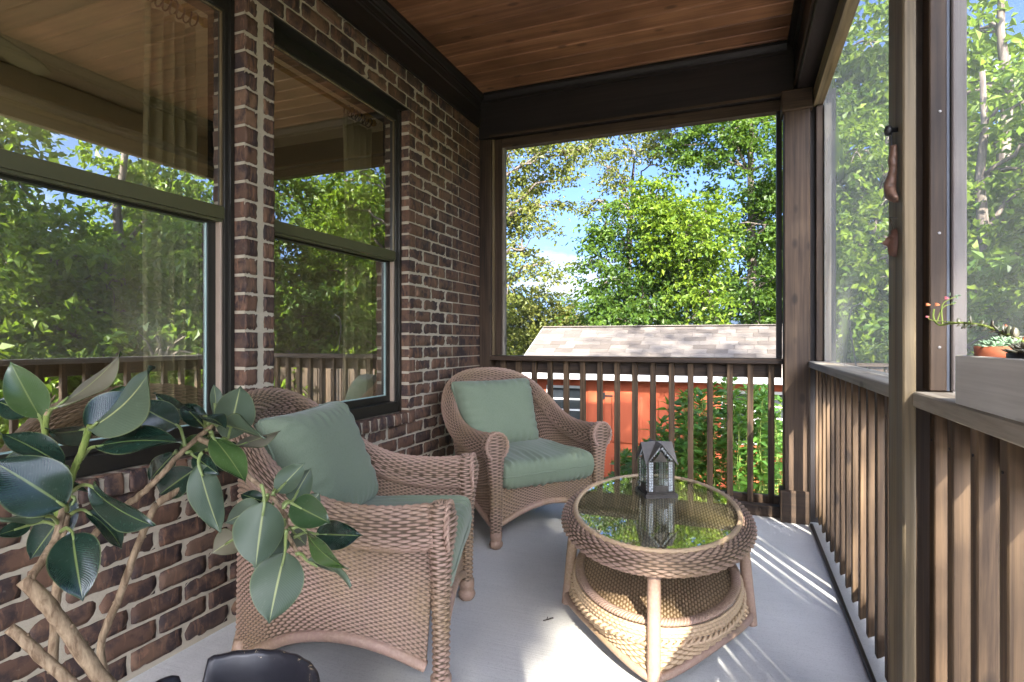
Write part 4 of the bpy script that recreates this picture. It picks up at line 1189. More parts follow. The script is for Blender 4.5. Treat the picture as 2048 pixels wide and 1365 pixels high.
WEAVE = {}
def np_obj(name, V, F, mat, parent, smooth=True, W=None):
    me = mesh_np(name, V, F, smooth=smooth, mats=[mat])
    set_weave(me, W)
    return obj(name, me, None, parent, local=True)
def set_weave(me, W=None):
    at_ = me.attributes.new('weave', 'FLOAT', 'POINT')
    n_ = len(me.vertices)
    at_.data.foreach_set('value', np.asarray(W if W is not None and len(W) == n_ else np.ones(n_), dtype=np.float32))

STEPF = 0.0024      # across strands
STEPU = 0.0045      # along strands
def wrapped_pole(C, rad, n_mult=1.0):
    """pole bound with cane: fine rings along its length"""
    ln = np.linalg.norm(np.diff(C, axis=0), axis=1).sum()
    n = res(ln, 0.0022); s = np.linspace(0, 1, n)
    d = np.concatenate([[0], np.cumsum(np.linalg.norm(np.diff(C, axis=0), axis=1))]) / ln
    C2 = np.stack([np.interp(s, d, C[:, k]) for k in range(3)], 1)
    r2 = np.interp(s, d, np.broadcast_to(rad, (len(C),)))
    ring = np.sqrt(np.clip(1 - (2 * np.mod(s * ln / 0.0066, 1) - 1) ** 2, 0, 1))
    V, F = tube(C2, r2 + 0.0016 * ring, 12)
    return V, F

def chair_parts(root):
    top = [(-.375, -.365, .560, .070), (-.385, -.22, .555, .067), (-.390, -.06, .575, .061), (-.388, .08, .635, .054), (-.365, .20, .735, .048), (-.295, .295, .835, .045), (-.17, .35, .895, .044), (0, .368, .912, .044)]
    full = top + [(-x, y, z, r_) for x, y, z, r_ in top[-2::-1]]
    Cs, ln = spline(full, 600)
    n = res(ln, STEPU)
    Cs, ln = spline(full, n)
    C = Cs[:, :3]; rad = Cs[:, 3]
    P = sweep_grid(C, rad, res(2 * np.pi * 0.056, STEPF))
    # three pieces: two arms and the back roll
    third = [(0, int(n * .30)), (int(n * .30), int(n * .70)), (int(n * .70), n)]
    for nm, (i0, i1) in zip(('arm', 'back_roll', 'arm'), third):
        Q = P[i0:min(i1 + 1, n)]
        V, F, Wv = woven(Q, True, 0.0086, 0.029, 0.0041, flip=True)
        np_obj(nm, V, F, M['wicker'], root, W=Wv)
    # shell between roll and base
    bot = [(-.365, -.335, .115), (-.370, -.20, .175), (-.355, -.05, .200), (-.315, .10, .175), (-.255, .24, .105), (-.19, .355, .035), (-.15, .375, .06), (-.08, .385, .11), (0, .388, .125)]
    botf = bot + [(-x, y, z) for x, y, z in bot[-2::-1]]
    Bc, bl = spline(botf, n)
    hs = 0.60
    nv = res(hs, STEPF)
    t = np.linspace(0, 1, nv)[None, :, None]
    Tt = C - np.array([0, 0, 1.0]) * (rad * 0.75)[:, None]
    Tin = Tt.copy()
    mid = 0.5 * (Tt + Bc)
    bulge = np.sin(np.pi * t) * 0.0
    S = Bc[:, None, :] * (1 - t) + Tt[:, None, :] * t
    # upright arm walls: ease so the sides are near vertical above the seat
    cut = [(0, int(n * .30)), (int(n * .30), int(n * .70)), (int(n * .70), n)]
    for nm, (i0, i1) in zip(('side_panel', 'back_panel', 'side_panel'), cut):
        Q = S[i0:min(i1 + 1, n)]
        gn = np.cross(np.gradient(Q, axis=0), np.gradient(Q, axis=1)); gn = unit(gn)
        out = np.sign((gn * (Q - np.array([0, 0, .4]))).sum(2).mean())
        Q2 = Q - gn * out * 0.022
        V, F, Wv = woven(Q, False, 0.0086, 0.0160, 0.0037, flip=bool(out < 0))
        V2, F2, Wv2 = woven(Q2, False, 0.0086, 0.0160, 0.0037, flip=bool(out > 0))
        np_obj(nm, np.vstack([V, V2]), np.vstack([F, F2 + len(V)]), M['wicker'], root, W=np.concatenate([Wv, Wv2]))
    # bound pole along the lower edge of both sides and the back
    V, F = wrapped_pole(Bc[::4], 0.017)
    np_obj('base_pole', V, F, M['wicker'], root)
    # front skirt with arch
    xs = np.linspace(-.335, .335, res(.67, STEPU)); arch = 0.125 + 0.085 * np.cos(np.pi * xs / 0.70)
    nv2 = res(.18, STEPF); tt = np.linspace(0, 1, nv2)
    Q = np.zeros((len(xs), nv2, 3)); Q[..., 0] = xs[:, None]; Q[..., 1] = -.372 + 0.02 * tt[None, :] * 0
    Q[..., 2] = arch[:, None] * (1 - tt) + 0.318 * tt
    V, F, Wv = woven(Q, False, 0.0086, 0.0156, 0.0035)
    np_obj('front_skirt', V, F, M['wicker'], root, W=Wv)
    V, F = wrapped_pole(np.stack([xs[::6], np.full(len(xs[::6]), -.372), arch[::6] - 0.008], 1), 0.016)
    np_obj('skirt_pole', V, F, M['wicker'], root)
    b = MB(); b.add([(-.335, -.36, .285), (.335, -.36, .285), (.23, .27, .285), (-.23, .27, .285), (-.335, -.36, .312), (.335, -.36, .312), (.23, .27, .312), (-.23, .27, .312)], [(0, 3, 2, 1), (4, 5, 6, 7), (0, 1, 5, 4), (1, 2, 6, 5), (2, 3, 7, 6), (3, 0, 4, 7)]); set_weave(b.build('seat_deck', M['wicker'], root, local=True).data)
    # front posts: broad woven scroll tapering to a turned foot
    for sx_ in (-1, 1):
        zz = np.array([.085, .12, .20, .30, .40, .48, .54, .585, .618, .636, .640])
        ra = np.array([.034, .036, .037, .039, .044, .053, .068, .073, .060, .035, .004])
        xo = np.array([.368, .368, .368, .369, .371, .374, .377, .378, .378, .378, .378])
        s = np.linspace(0, 1, res(.62, 0.004)); dd = np.linspace(0, 1, len(zz))
        z = np.interp(s, dd, zz); rr_ = np.interp(s, dd, ra); x = np.interp(s, dd, xo)
        ang = np.linspace(0, 2 * np.pi, 80)
        Q = np.zeros((len(s), len(ang), 3))
        Q[..., 0] = sx_ * x[:, None] + rr_[:, None] * np.cos(ang); Q[..., 1] = -.372 + rr_[:, None] * 0.72 * np.sin(ang) - 0.012; Q[..., 2] = z[:, None]
        V, F, Wv = woven(Q.transpose(1, 0, 2), False, 0.0094, 0.027, 0.0034, flip=False)
        pst = np_obj('front_post', V, F, M['wicker'], root, W=Wv)
        # coiled braid edging the scroll
        an = np.linspace(-0.35 * np.pi, 1.35 * np.pi, 50)
        Cb = np.stack([sx_ * .378 + .068 * np.cos(an), np.full(50, -.412), .563 + .072 * np.sin(an)], 1)
        br = MB()
        for ph in (0, np.pi):
            tw = an * 9 + ph
            br.tube(Cb + 0.006 * np.stack([np.cos(tw) * np.cos(an), np.sin(tw), np.cos(tw) * np.sin(an)], 1), 0.0055, 6)
        bme_ = br.mesh('braid', True, [M['wicker']]); set_weave(bme_); o = obj('braid', bme_, None, pst, local=True)
        prof = [(0, 0.0), (.026, .001), (.034, .012), (.038, .026), (.034, .040), (.027, .048), (.033, .052), (.0335, .088), (.0, .09)]
        v, f = lathe(prof, 20)
        for i in range(len(v)):       # twist flutes on the bun foot
            r0 = math.hypot(v[i][0], v[i][1])
            if r0 > 0 and v[i][2] < .047:
                a = math.atan2(v[i][1], v[i][0]); k = 1 + 0.05 * math.sin(10 * a + v[i][2] * 160); v[i][0] *= k; v[i][1] *= k
        ft = MB(); ft.add(v + np.array([sx_ * .368, -.384, 0]), f)
        fme_ = ft.mesh('foot', True, [M['wicker']]); set_weave(fme_); obj('foot', fme_, None, pst, local=True)
    for sx_ in (-1, 1):
        v, f = lathe([(0, 0.0), (.020, .001), (.023, .02), (.020, .10), (0, .102)], 14)
        ft = MB(); ft.add(v + np.array([sx_ * .195, .345, 0]), f); set_weave(ft.build('back_foot', M['wicker'], root, local=True, smooth=True).data)

def copy_children(src, dst):
    for ch in src.children:
        c = ch.copy(); COL.objects.link(c); c.parent = dst
        for g in ch.children:
            d = g.copy(); COL.objects.link(d); d.parent = c

# far chair faces right and toward the viewer; near chair faces right
def chair_pose(pl, pr):
    """pl, pr: world positions of left/right front posts seen from the sitter's front -> centre, rotation"""
    m = ((pl[0] + pr[0]) / 2, (pl[1] + pr[1]) / 2)
    dx, dy = pr[0] - pl[0], pr[1] - pl[1]
    a = math.atan2(dy, dx)
    cx = m[0] - 0.38 * math.sin(a); cy = m[1] + 0.38 * math.cos(a)
    return (cx, cy, 0), a
fc_loc, fc_a = chair_pose((-1.245, 2.905), (-0.815, 3.50))
nc_loc, nc_a = chair_pose((-0.882, 1.615), (-1.115, 2.262))
chair_far = thing('armchair', 'wicker armchair in the corner below the far railing, turned toward the viewer', 'armchair', fc_loc, fc_a, 'wicker armchairs')
chair_parts(chair_far)
chair_near = thing('armchair', 'wicker armchair against the brick wall with plant leaves hanging over its side', 'armchair', nc_loc, nc_a, 'wicker armchairs')
copy_children(chair_far, chair_near)

def noise3(P, seed, sc):
    r = np.random.RandomState(seed); out = np.zeros(P.shape[:-1])
    for k in range(6):
        d = unit(r.normal(size=3)) * sc * r.uniform(0.6, 1.6); out += np.sin(P @ d + r.uniform(0, 6.28)) / 6
    return out

def cushion_mesh(sx_, sy_, sz_, seed, ex=8.0, pz=0.30, wr=0.004, wrdir=0, pinch=0.05):
    """boxy stuffed cushion: two domed faces meeting in a seam, pleats running in from the seam"""
    n = 110
    g = np.linspace(-1, 1, n); g = np.sign(g) * (1 - (1 - np.abs(g)) ** 1.6)
    X, Y = np.meshgrid(g, g, indexing='ij')
    dome = (np.clip(1 - np.abs(X) ** ex, 0, 1) * np.clip(1 - np.abs(Y) ** ex, 0, 1)) ** pz
    px = X * (1 - pinch * (1 - Y ** 2) * np.abs(X) ** 3 + 0.02 * Y ** 4); py = Y * (1 - pinch * (1 - X ** 2) * np.abs(Y) ** 3 + 0.02 * X ** 4)
    # round the plan corners a little
    k = (np.abs(X) * np.abs(Y)) ** 8 * 0.045; px = px * (1 - k); py = py * (1 - k)
    out = []; fs = []
    for sg in (1, -1):
        P = np.stack([px * sx_ / 2, py * sy_ / 2, sg * dome * sz_ / 2], -1)
        w = noise3(P, seed, 8.0) * 0.016 + noise3(P, seed + 3, 24.0) * 0.005
        edge = np.maximum(np.abs(X), np.abs(Y))
        if wrdir == 1: pl = np.sin(P[..., 0] * 135 + 7 * noise3(P, seed + 9, 11)) * np.clip(-Y * 1.1 + 0.35, 0, 1) * (0.55 + 0.45 * np.sin(P[..., 0] * 23 + seed))
        else:
            ph = np.where(np.abs(Y) > np.abs(X), P[..., 0] * 105, P[..., 1] * 105)
            pl = np.sin(ph + 6 * noise3(P, seed + 9, 9)) * np.clip((edge - 0.55) * 2.2, 0, 1) * (0.4 + 0.6 * np.clip(np.sin(ph * 0.23 + seed), 0, 1))
        P[..., 2] += sg * (w + pl * wr) * dome ** 0.6
        off = sum(len(o_) for o_ in out); out.append(P.reshape(-1, 3))
        f = grid_faces(n, n, off=off); fs.append(f if sg > 0 else f[:, ::-1])
    return mesh_np('cushion', np.vstack(out), np.vstack(fs), smooth=True)

def piping_me(sx_, sy_, pinch):
    t = np.linspace(-1, 1, 40)[:-1]; one = np.ones(39)
    X = np.concatenate([t, one, -t, -one]); Y = np.concatenate([-one, t, one, -t])
    px = X * (1 - pinch * (1 - Y ** 2) + 0.02 * Y ** 4); py = Y * (1 - pinch * (1 - X ** 2) + 0.02 * X ** 4)
    k = (np.abs(X) * np.abs(Y)) ** 8 * 0.045
    C = np.stack([px * (1 - k) * sx_ / 2, py * (1 - k) * sy_ / 2, 0.0015 * np.sin(np.arange(len(X)) * 0.9)], 1)
    C = np.vstack([C, C[:2]])
    V, F = tube(C, 0.0048, 8, False)
    return mesh_np('piping', V, F, smooth=True)

def cushions(chair, lab_s, lab_p, seed, tilt, dy=0.0, yawp=0.0, dxp=0.0):
    a = chair.rotation_euler.z; L0 = Vector(chair.location); Rz = Matrix.Rotation(a, 3, 'Z')
    sc_ = obj('seat_cushion', cushion_mesh(0.65, 0.66, 0.165, seed, 14.0, 0.32, 0.0085, 1, 0.012), M['fabric'], None, L0 + Rz @ Vector((0, -0.085, 0.396)), rot=(R(2), 0, a))
    tag(sc_, lab_s, 'cushion', 'sage green seat cushions')
    obj('piping', piping_me(0.65, 0.66, 0.012), M['fabric'], sc_, local=True)
    pm = cushion_mesh(0.60, 0.46, 0.24, seed + 20, 5.0, 0.42, 0.0095, 0, 0.05)
    # stand the pillow up: its face (local z) looks to the chair's front
    Mx = Matrix.Translation(L0) @ Matrix.Rotation(a, 4, 'Z') @ Matrix.Translation((dxp, 0.165 + dy, 0.66)) @ Matrix.Rotation(yawp, 4, 'Z') @ Matrix.Rotation(R(90) - tilt, 4, 'X')
    p = obj('back_pillow', pm, M['fabric']); p.matrix_world = Mx
    p.location, p.rotation_euler = Mx.to_translation(), Mx.to_euler()
    tag(p, lab_p, 'pillow', 'sage green back pillows')
    obj('piping', piping_me(0.60, 0.46, 0.05), M['fabric'], p, local=True)
cushions(chair_far, 'sage green seat cushion on the far corner armchair', 'sage green pillow leaning in the far corner armchair', 3, R(17), 0.0, R(4), -0.04)
cushions(chair_near, 'sage green seat cushion on the armchair by the brick wall', 'sage green pillow standing in the armchair by the brick wall', 8, R(20), -0.02, R(-4), 0.02)

# ------------------------------------------------------------------ oval coffee table
TC = np.array([-0.325, 2.455]); TA, TB_ = 0.545, 0.330; TROT = R(97)
table = thing('coffee_table', 'oval wicker coffee table with glass top and woven lower shelf', 'coffee table', (TC[0], TC[1], 0), TROT)
def oval(a, b, n): 
    t = np.linspace(0, 2 * np.pi, n); return a * np.cos(t), b * np.sin(t)
def ring_grid(a, b, prof, n):
    """sweep a profile (offset outward, z) round an oval"""
    t = np.linspace(0, 2 * np.pi, n)
    nx, ny = b * np.cos(t), a * np.sin(t); l = np.hypot(nx, ny); nx /= l; ny /= l
    prof = np.asarray(prof)
    return np.stack([a * np.cos(t)[:, None] + nx[:, None] * prof[None, :, 0], b * np.sin(t)[:, None] + ny[:, None] * prof[None, :, 0], np.broadcast_to(prof[None, :, 1], (n, len(prof)))], -1)
per = 2.85
an = np.linspace(0.62 * np.pi, -0.72 * np.pi, 70)
prof = np.stack([0.010 + 0.043 * np.cos(an), 0.414 + 0.036 * np.sin(an)], 1)
Q = ring_grid(TA, TB_, prof, res(per, STEPU))
V, F, Wv = woven(Q, False, 0.0098, 0.022, 0.0042, flip=True)
np_obj('rim', V, F, M['wicker'], table, W=Wv)
Q = ring_grid(TA - 0.004, TB_ - 0.004, np.stack([0.010 * np.cos(np.linspace(0, 2 * np.pi, 14)), 0.452 + 0.010 * np.sin(np.linspace(0, 2 * np.pi, 14))], 1), 500)
k = np.arange(Q.shape[0])[:, None]
tw = 1 + 0.10 * np.sin(k * 1.25 + np.linspace(0, 2 * np.pi, 14)[None] * 2)
cen = Q.mean(1, keepdims=True); Q = cen + (Q - cen) * tw[..., None]
np_obj('glass_edging', Q.reshape(-1, 3), grid_faces(Q.shape[0], Q.shape[1]), M['wicker_tan'], table)
gx_, gy_ = oval(TA - 0.012, TB_ - 0.012, 121); gx_, gy_ = gx_[:-1], gy_[:-1]
ng = len(gx_)
gv = np.vstack([np.stack([gx_, gy_, np.full(ng, 0.450)], 1), np.stack([gx_, gy_, np.full(ng, 0.456)], 1)])
obj('glass_top', mesh_np('glass_top', gv, [list(range(ng))[::-1], [ng + i for i in range(ng)]] + [[i, (i + 1) % ng, ng + (i + 1) % ng, ng + i] for i in range(ng)]), M['tglass'], table, local=True)
def woven_disc(a, b, z, name, mat, p=0.0108, q=0.019, amp=0.0042):
    xs = np.arange(-a, a + 1e-6, q / 4); ys = np.arange(-b, b + 1e-6, p / 4)
    Xg, Yg = np.meshgrid(xs, ys, indexing='ij')
    H = weave_h(np.arange(len(xs))[:, None] / 4.0 + 0 * Yg, np.arange(len(ys))[None, :] / 4.0 + 1e-6 + 0 * Xg, 1.0, 1.0) * amp
    ins = (Xg / a) ** 2 + (Yg / b) ** 2 <= 1.0
    V = np.stack([Xg, Yg, z + H], -1).reshape(-1, 3); F = grid_faces(len(xs), len(ys))
    ok = ins.reshape(-1)[F].all(1); F = F[ok]
    used = np.unique(F); remap = np.full(len(V), -1); remap[used] = np.arange(len(used))
    return np_obj(name, V[used], remap[F], mat, table, W=np.clip(0.5 + 0.5 * H / amp, 0, 1).reshape(-1)[used])
woven_disc(TA - 0.013, TB_ - 0.013, 0.4415, 'woven_top', M['wicker_tan'])
woven_disc(TA - 0.045, TB_ - 0.03, 0.200, 'shelf', M['wicker_tan'], amp=0.0030)
# braided shelf edge and the band under it
def braid_ring(a, b, z, rad, strands, turns, name, mat, off=0.011, squash=1.0):
    t = np.linspace(0, 2 * np.pi, 720); mbx = MB()
    nx, ny = b * np.cos(t), a * np.sin(t); l = np.hypot(nx, ny); nx /= l; ny /= l
    for s_ in range(strands):
        ph = t * turns + s_ * 2 * np.pi / strands
        C = np.stack([a * np.cos(t) + nx * off * np.cos(ph), b * np.sin(t) + ny * off * np.cos(ph), z + off * squash * np.sin(ph)], 1)
        mbx.tube(C, rad, 6, cap=False)
    m_e = mbx.mesh(name, True, [mat]); set_weave(m_e)
    return obj(name, m_e, None, table, local=True)
braid_ring(TA - 0.035, TB_ - 0.02, 0.207, 0.0062, 3, 62, 'shelf_braid', M['wicker'], 0.013, 0.55)
Q = ring_grid(TA - 0.018, TB_ - 0.004, np.stack([0.012 * np.cos(np.linspace(1.4, -1.5, 14)), 0.178 + 0.024 * np.sin(np.linspace(1.4, -1.5, 14))], 1), 640)
V, F, Wv = woven(Q, False, 0.0125, 0.0105, 0.0022, flip=True)
np_obj('shelf_band', V, F, M['wicker_tan'], table, W=np.clip(Wv + 0.25, 0, 1))
braid_ring(TA - 0.012, TB_ + 0.006, 0.148, 0.0058, 2, 46, 'skirt_braid', M['wicker_tan'], 0.007)
# skirt: oval at the shelf, drawn to the four legs at floor level
leg = [(TA + 0.015, 0), (0, TB_ + 0.045), (-TA - 0.015, 0), (0, -TB_ - 0.045)]
ns = res(per, STEPU); t = np.linspace(0, 2 * np.pi, ns)
up = np.stack([(TA - 0.012) * np.cos(t), (TB_ + 0.004) * np.sin(t)], 1)
c_, s_ = np.cos(t), np.sin(t)
ex = 1.35                                    # nearly a diamond with the legs at its corners
den = (np.abs(c_) ** ex + np.abs(s_) ** ex) ** (1 / ex)
lo = np.stack([(TA + 0.012) * c_ / den, (TB_ + 0.040) * s_ / den], 1)
q4 = np.abs(np.sin(2 * t))
zl = 0.045 + 0.035 * q4
nvs = res(0.12, STEPF); w_ = np.linspace(0, 1, nvs)
Q = np.zeros((ns, nvs, 3))
Q[..., :2] = up[:, None, :] * (1 - w_)[None, :, None] + lo[:, None, :] * w_[None, :, None]
Q[..., 2] = 0.142 * (1 - w_)[None] + zl[:, None] * w_[None]
V, F, Wv = woven(Q, False, 0.0098, 0.021, 0.0044, flip=True)
np_obj('skirt', V, F, M['wicker_tan'], table, W=Wv)
for k4 in range(4):
    i0, i1 = int(ns * k4 / 4), int(ns * (k4 + 1) / 4)
    Cq = np.concatenate([lo[i0:i1:6], zl[i0:i1:6, None] - 0.004], 1)
    V, F = wrapped_pole(Cq, 0.0135); np_obj('skirt_pole', V, F, M['wicker'], table)
for (lx, ly) in leg:
    tx, ty = lx * 0.955, ly * 0.90
    C = np.stack([np.linspace(lx, tx, 12), np.linspace(ly, ty, 12), np.linspace(0.0, 0.385, 12)], 1)
    V, F = wrapped_pole(C, np.linspace(0.021, 0.0205, 12)); np_obj('leg', V, F, M['wicker'], table)

# ------------------------------------------------------------------ house-shaped lantern
M['tin'] = plain('aged_tin', (0.062, 0.054, 0.046), 0.5, 0.5, var=0.4, nscale=40)
M['tinlight'] = plain('tin_roof', (0.115, 0.105, 0.095), 0.55, 0.4, var=0.35, nscale=30)
lant_l = np.array([-0.374, 2.525]); lant_r = np.array([-0.247, 2.592])
la = math.atan2(*(lant_r - lant_l)[::-1]); half = 0.0725
lc = (lant_l + lant_r) / 2 + half * np.array([-math.sin(la), math.cos(la)])
lan = thing('lantern', 'house-shaped tin lantern with glass tile walls on the coffee table', 'lantern', (lc[0], lc[1], 0.456), la)
b = MB(); b.box((-half, -half, 0.0), (half, half, 0.016)); b.box((-half + .006, -half + .006, 0.016), (half - .006, half - .006, 0.021)); b.build('base', M['tin'], lan, local=True)
hw = 0.058; zt = 0.158; zp = 0.232
for sx_, sy_ in ((-1, -1), (1, -1), (1, 1), (-1, 1)):
    p_ = MB(); p_.box((sx_ * hw - .003, sy_ * hw - .003, 0.021), (sx_ * hw + .003, sy_ * hw + .003, zt)); p_.build('corner_bar', M['tin'], lan, local=True)
for k4 in range(4):
    Rm = Matrix.Rotation(k4 * math.pi / 2, 4, 'Z')
    fm = MB()
    for xx in (-0.034, 0.034): fm.box((xx - .0012, -hw - .0015, .021), (xx + .0012, -hw + .0015, zt), M=Rm)
    fm.box((-.0012, -hw - .0014, .052), (.0012, -hw + .0014, zt), M=Rm)
    for zz in (.0235, .050, .084, .121, zt - .002): fm.box((-.034 if .03 < zz < .13 else -hw, -hw - .0016, zz - .0013), (.034 if .03 < zz < .13 else hw, -hw + .0016, zz + .0013), M=Rm)
    wallp = fm.build('wall_frame', M['tin'], lan, local=True)
    gl = MB()
    for xx in (-0.049, -0.039, 0.039, 0.049):
        for i in range(11):
            z0 = .0255 + i * .0119
            V = [(xx - .0046, -hw + .001, z0), (xx + .0046, -hw + .001, z0), (xx + .0046, -hw + .001, z0 + .0108), (xx - .0046, -hw + .001, z0 + .0108), (xx, -hw - .0028, z0 + .0054)]
            V = [tuple(Rm @ Vector(v)) for v in V]
            gl.add(V, [(0, 1, 4), (1, 2, 4), (2, 3, 4), (3, 0, 4), (3, 2, 1, 0)])
    for r_ in range(6):                       # tiles following the gable slopes
        for sg in (-1, 1):
            f_ = (r_ + .5) / 6.5; xx = sg * (hw - .006) * (1 - f_); z0 = zt + .004 + (zp - zt - .016) * f_
            V = [(xx - .0048, -hw + .001, z0 - .005), (xx + .0048, -hw + .001, z0 - .005), (xx + .0048, -hw + .001, z0 + .006), (xx - .0048, -hw + .001, z0 + .006), (xx, -hw - .0026, z0)]
            V = [tuple(Rm @ Vector(v)) for v in V]
            gl.add(V, [(0, 1, 4), (1, 2, 4), (2, 3, 4), (3, 0, 4), (3, 2, 1, 0)])
    g_ = gl.build('glass_tiles', M['tile'] if 'tile' in M else M['lglass'], wallp, local=True)
    pn = MB(); pn.box((-.033, -hw - .0006, .052), (.033, -hw + .0006, zt - .003), M=Rm); pn.build('pane', M['lglass'], wallp, local=True)
    gp = MB()
    V = [(-.030, -hw, zt), (.030, -hw, zt), (0, -hw, zt + .044)]; V = [tuple(Rm @ Vector(v)) for v in V] + [tuple(Rm @ Vector((v[0], v[1] + .002, v[2]))) for v in V]
    gp.add(V, [(0, 1, 2), (5, 4, 3), (0, 3, 4, 1), (1, 4, 5, 2), (2, 5, 3, 0)])
    gb = MB(); gb.box((-.030, -hw - .0008, .026), (.030, -hw + .0008, .048), M=Rm); gb.build('kick_panel', M['tin'], wallp, local=True)
    gp.build('pierced_panel', M['pierced'] if 'pierced' in M else M['tin'], wallp, local=True)
    # one gable: two triangular roof leaves meeting at the crossing of the ridges
    rp = MB(); ov = .014
    for sg in (-1, 1):
        e = (sg * (hw + ov), -hw - ov, zt - ov * 1.1); a_ = (0, -hw - ov, zp); c0 = (0, 0, zp + .004)
        tri = [Vector(a_), Vector(c0), Vector(e)]
        nrm = (tri[1] - tri[0]).cross(tri[2] - tri[0]).normalized()
        if nrm.z < 0: nrm = -nrm
        V = [tuple(Rm @ v) for v in tri] + [tuple(Rm @ (v + nrm * .0025)) for v in tri]
        rp.add(V, [(0, 2, 1), (3, 4, 5), (0, 1, 4, 3), (1, 2, 5, 4), (2, 0, 3, 5)])
    rp.build('roof_gable', M['tinlight'], lan, local=True)
# ================================================================== rubber plant
def rubber_mats():
    out = []
    for nm, a, b, rib, rough, sp in (('rubber_leaf_top', (0.004, 0.013, 0.010), (0.012, 0.030, 0.017), (0.10, 0.13, 0.04), 0.24, 0.5), ('rubber_leaf_under', (0.038, 0.058, 0.034), (0.060, 0.082, 0.048), (0.22, 0.24, 0.10), 0.5, 0.35)):
        t = NT(nm)
        uv = t.n('ShaderNodeUVMap'); uv.uv_map = 'UVMap'
        sp3 = t.n('ShaderNodeSeparateXYZ'); t.l(uv.outputs[0], sp3.inputs[0])
        ax = t.math('ABSOLUTE', t.math('SUBTRACT', sp3.outputs[0], 0.5))
        ribm = t.ramp(ax, [(0.012, 1.0), (0.028, 0.0)])
        vein = t.math('SINE', t.math('ADD', t.math('MULTIPLY', sp3.outputs[1], 190.0), t.math('MULTIPLY', ax, -95.0)))
        nz = t.noise(t.objco(), 9, 4); fine = t.noise(t.objco(), 120, 3)
        c = t.mix(nz, a, b)
        c = t.mix(t.math('MULTIPLY', t.math('MULTIPLY_ADD', vein, 0.5, 0.5), 0.14), c, tuple(1.5 * x for x in b))
        oi = t.rand()
        c = t.mix(t.math('MULTIPLY', t.ramp(oi, [(0.80, 0.0), (0.88, 1.0)]), 0.55), c, (0.055, 0.10, 0.02) if 'top' in nm else (0.15, 0.115, 0.075))
        edge = t.ramp(ax, [(0.47, 0.0), (0.495, 1.0)])
        c = t.mix(t.math('MULTIPLY', edge, 0.55), c, (0.13, 0.15, 0.06))
        c = t.mix(ribm, c, rib)
        c = t.mix(t.math('MULTIPLY', t.ramp(fine, [(0.60, 0.0), (0.72, 1.0)]), 0.10), c, (0.16, 0.17, 0.14))
        h = t.math('ADD', t.math('MULTIPLY', vein, 0.25), t.math('MULTIPLY', ribm, -0.8 if 'top' in nm else 0.8))
        out.append(t.done(t.bsdf(c, rough, t.bump(h, 0.10, 0.003), spec=sp)))
    return out
M['rtop'], M['runder'] = rubber_mats()
M['petiole'] = plain('petiole', (0.15, 0.19, 0.055), 0.45)

def rubber_leaf(parent, b, t, wpx, db, dt, side, bend=0.10, fold=0.18, real=None, twist=0.0):
    """a leaf from pixel b to pixel t at distances db, dt; wpx apparent width; side 'T' or 'U' = face shown"""
    B = at(b[0], b[1], db); T = at(t[0], t[1], dt)
    ax = T - B; Ln = np.linalg.norm(ax); ax /= Ln
    view = unit(np.array([0, 0, CAM_H]) - (B + T) / 2)
    w_app = 1.08 * wpx * (db + dt) / 2 / _f
    W = max(w_app, (real or 0.43) * Ln)
    S0 = np.cross(ax, view); S0 /= np.linalg.norm(S0); N0 = np.cross(S0, ax)      # N0 toward the viewer
    phi = math.acos(min(1.0, w_app / W)) * (1 if (hash((b, t)) % 2) else -1)
    if phi == 0: phi = 0.12
    phi = abs(phi) if (b[0] + t[1]) % 2 < 1 else -abs(phi)
    Nn = N0 * math.cos(phi) + S0 * math.sin(phi)
    # keep the upper face generally upward when edge-on
    if side == 'U': Nn = -Nn
    S = np.cross(ax, Nn)
    nu, nv = 15, 22
    v = np.linspace(0, 1, nv); u = np.linspace(-1, 1, nu)
    prof = np.sin(np.pi * np.clip(v, 0, 1) ** 0.86) ** 0.72 * (1 - 0.16 * v)
    prof = prof * (1 - 0.25 * np.clip((v - 0.75) / 0.25, 0, 1) ** 1.5); prof[-1] = 0.0; prof[-2] *= 0.55; prof[-3] *= 0.85; prof[0] = 0.03
    prof /= prof.max()
    U, Vv = np.meshgrid(u, v, indexing='ij')
    half = W / 2 * prof[None, :]
    h = fold * W * (np.abs(U) ** 1.6) * prof[None, :] * 0.7 - bend * Ln * 4 * (Vv - 0.5) ** 2 * 0.5 + 0.03 * Ln * np.sin(Vv * 8 + U * 2 + b[0]) * np.abs(U)
    h = h + bend * Ln * 0.5
    P = B + ax * (Vv * Ln)[..., None] + S * (U * half)[..., None] + Nn * h[..., None]
    Pt = P; Pu = P - Nn * 0.0014
    V = np.vstack([Pt.reshape(-1, 3), Pu.reshape(-1, 3)])
    F1 = grid_faces(nu, nv); F2 = grid_faces(nu, nv, off=nu * nv)[:, ::-1]
    nrm = np.cross(Pt[1, 5] - Pt[0, 5], Pt[0, 6] - Pt[0, 5])
    if nrm.dot(Nn) < 0: F1 = F1[:, ::-1]; F2 = F2[:, ::-1]
    uv = np.stack([(U + 1) / 2, Vv], -1).reshape(-1, 2)
    c = (B + T) / 2
    me = mesh_np('leaf', V - c, np.vstack([F1, F2]), uvs=np.vstack([uv, uv]), smooth=True, mats=[M['rtop'], M['runder']], fmat=[0] * len(F1) + [1] * len(F2))
    return obj('leaf', me, None, parent, c), B, ax

POT_C = np.array([-1.093, 0.966])
rp = thing('rubber_plant', 'large rubber plant with glossy dark leaves in the left foreground', 'plant', (POT_C[0], POT_C[1], 0.2))
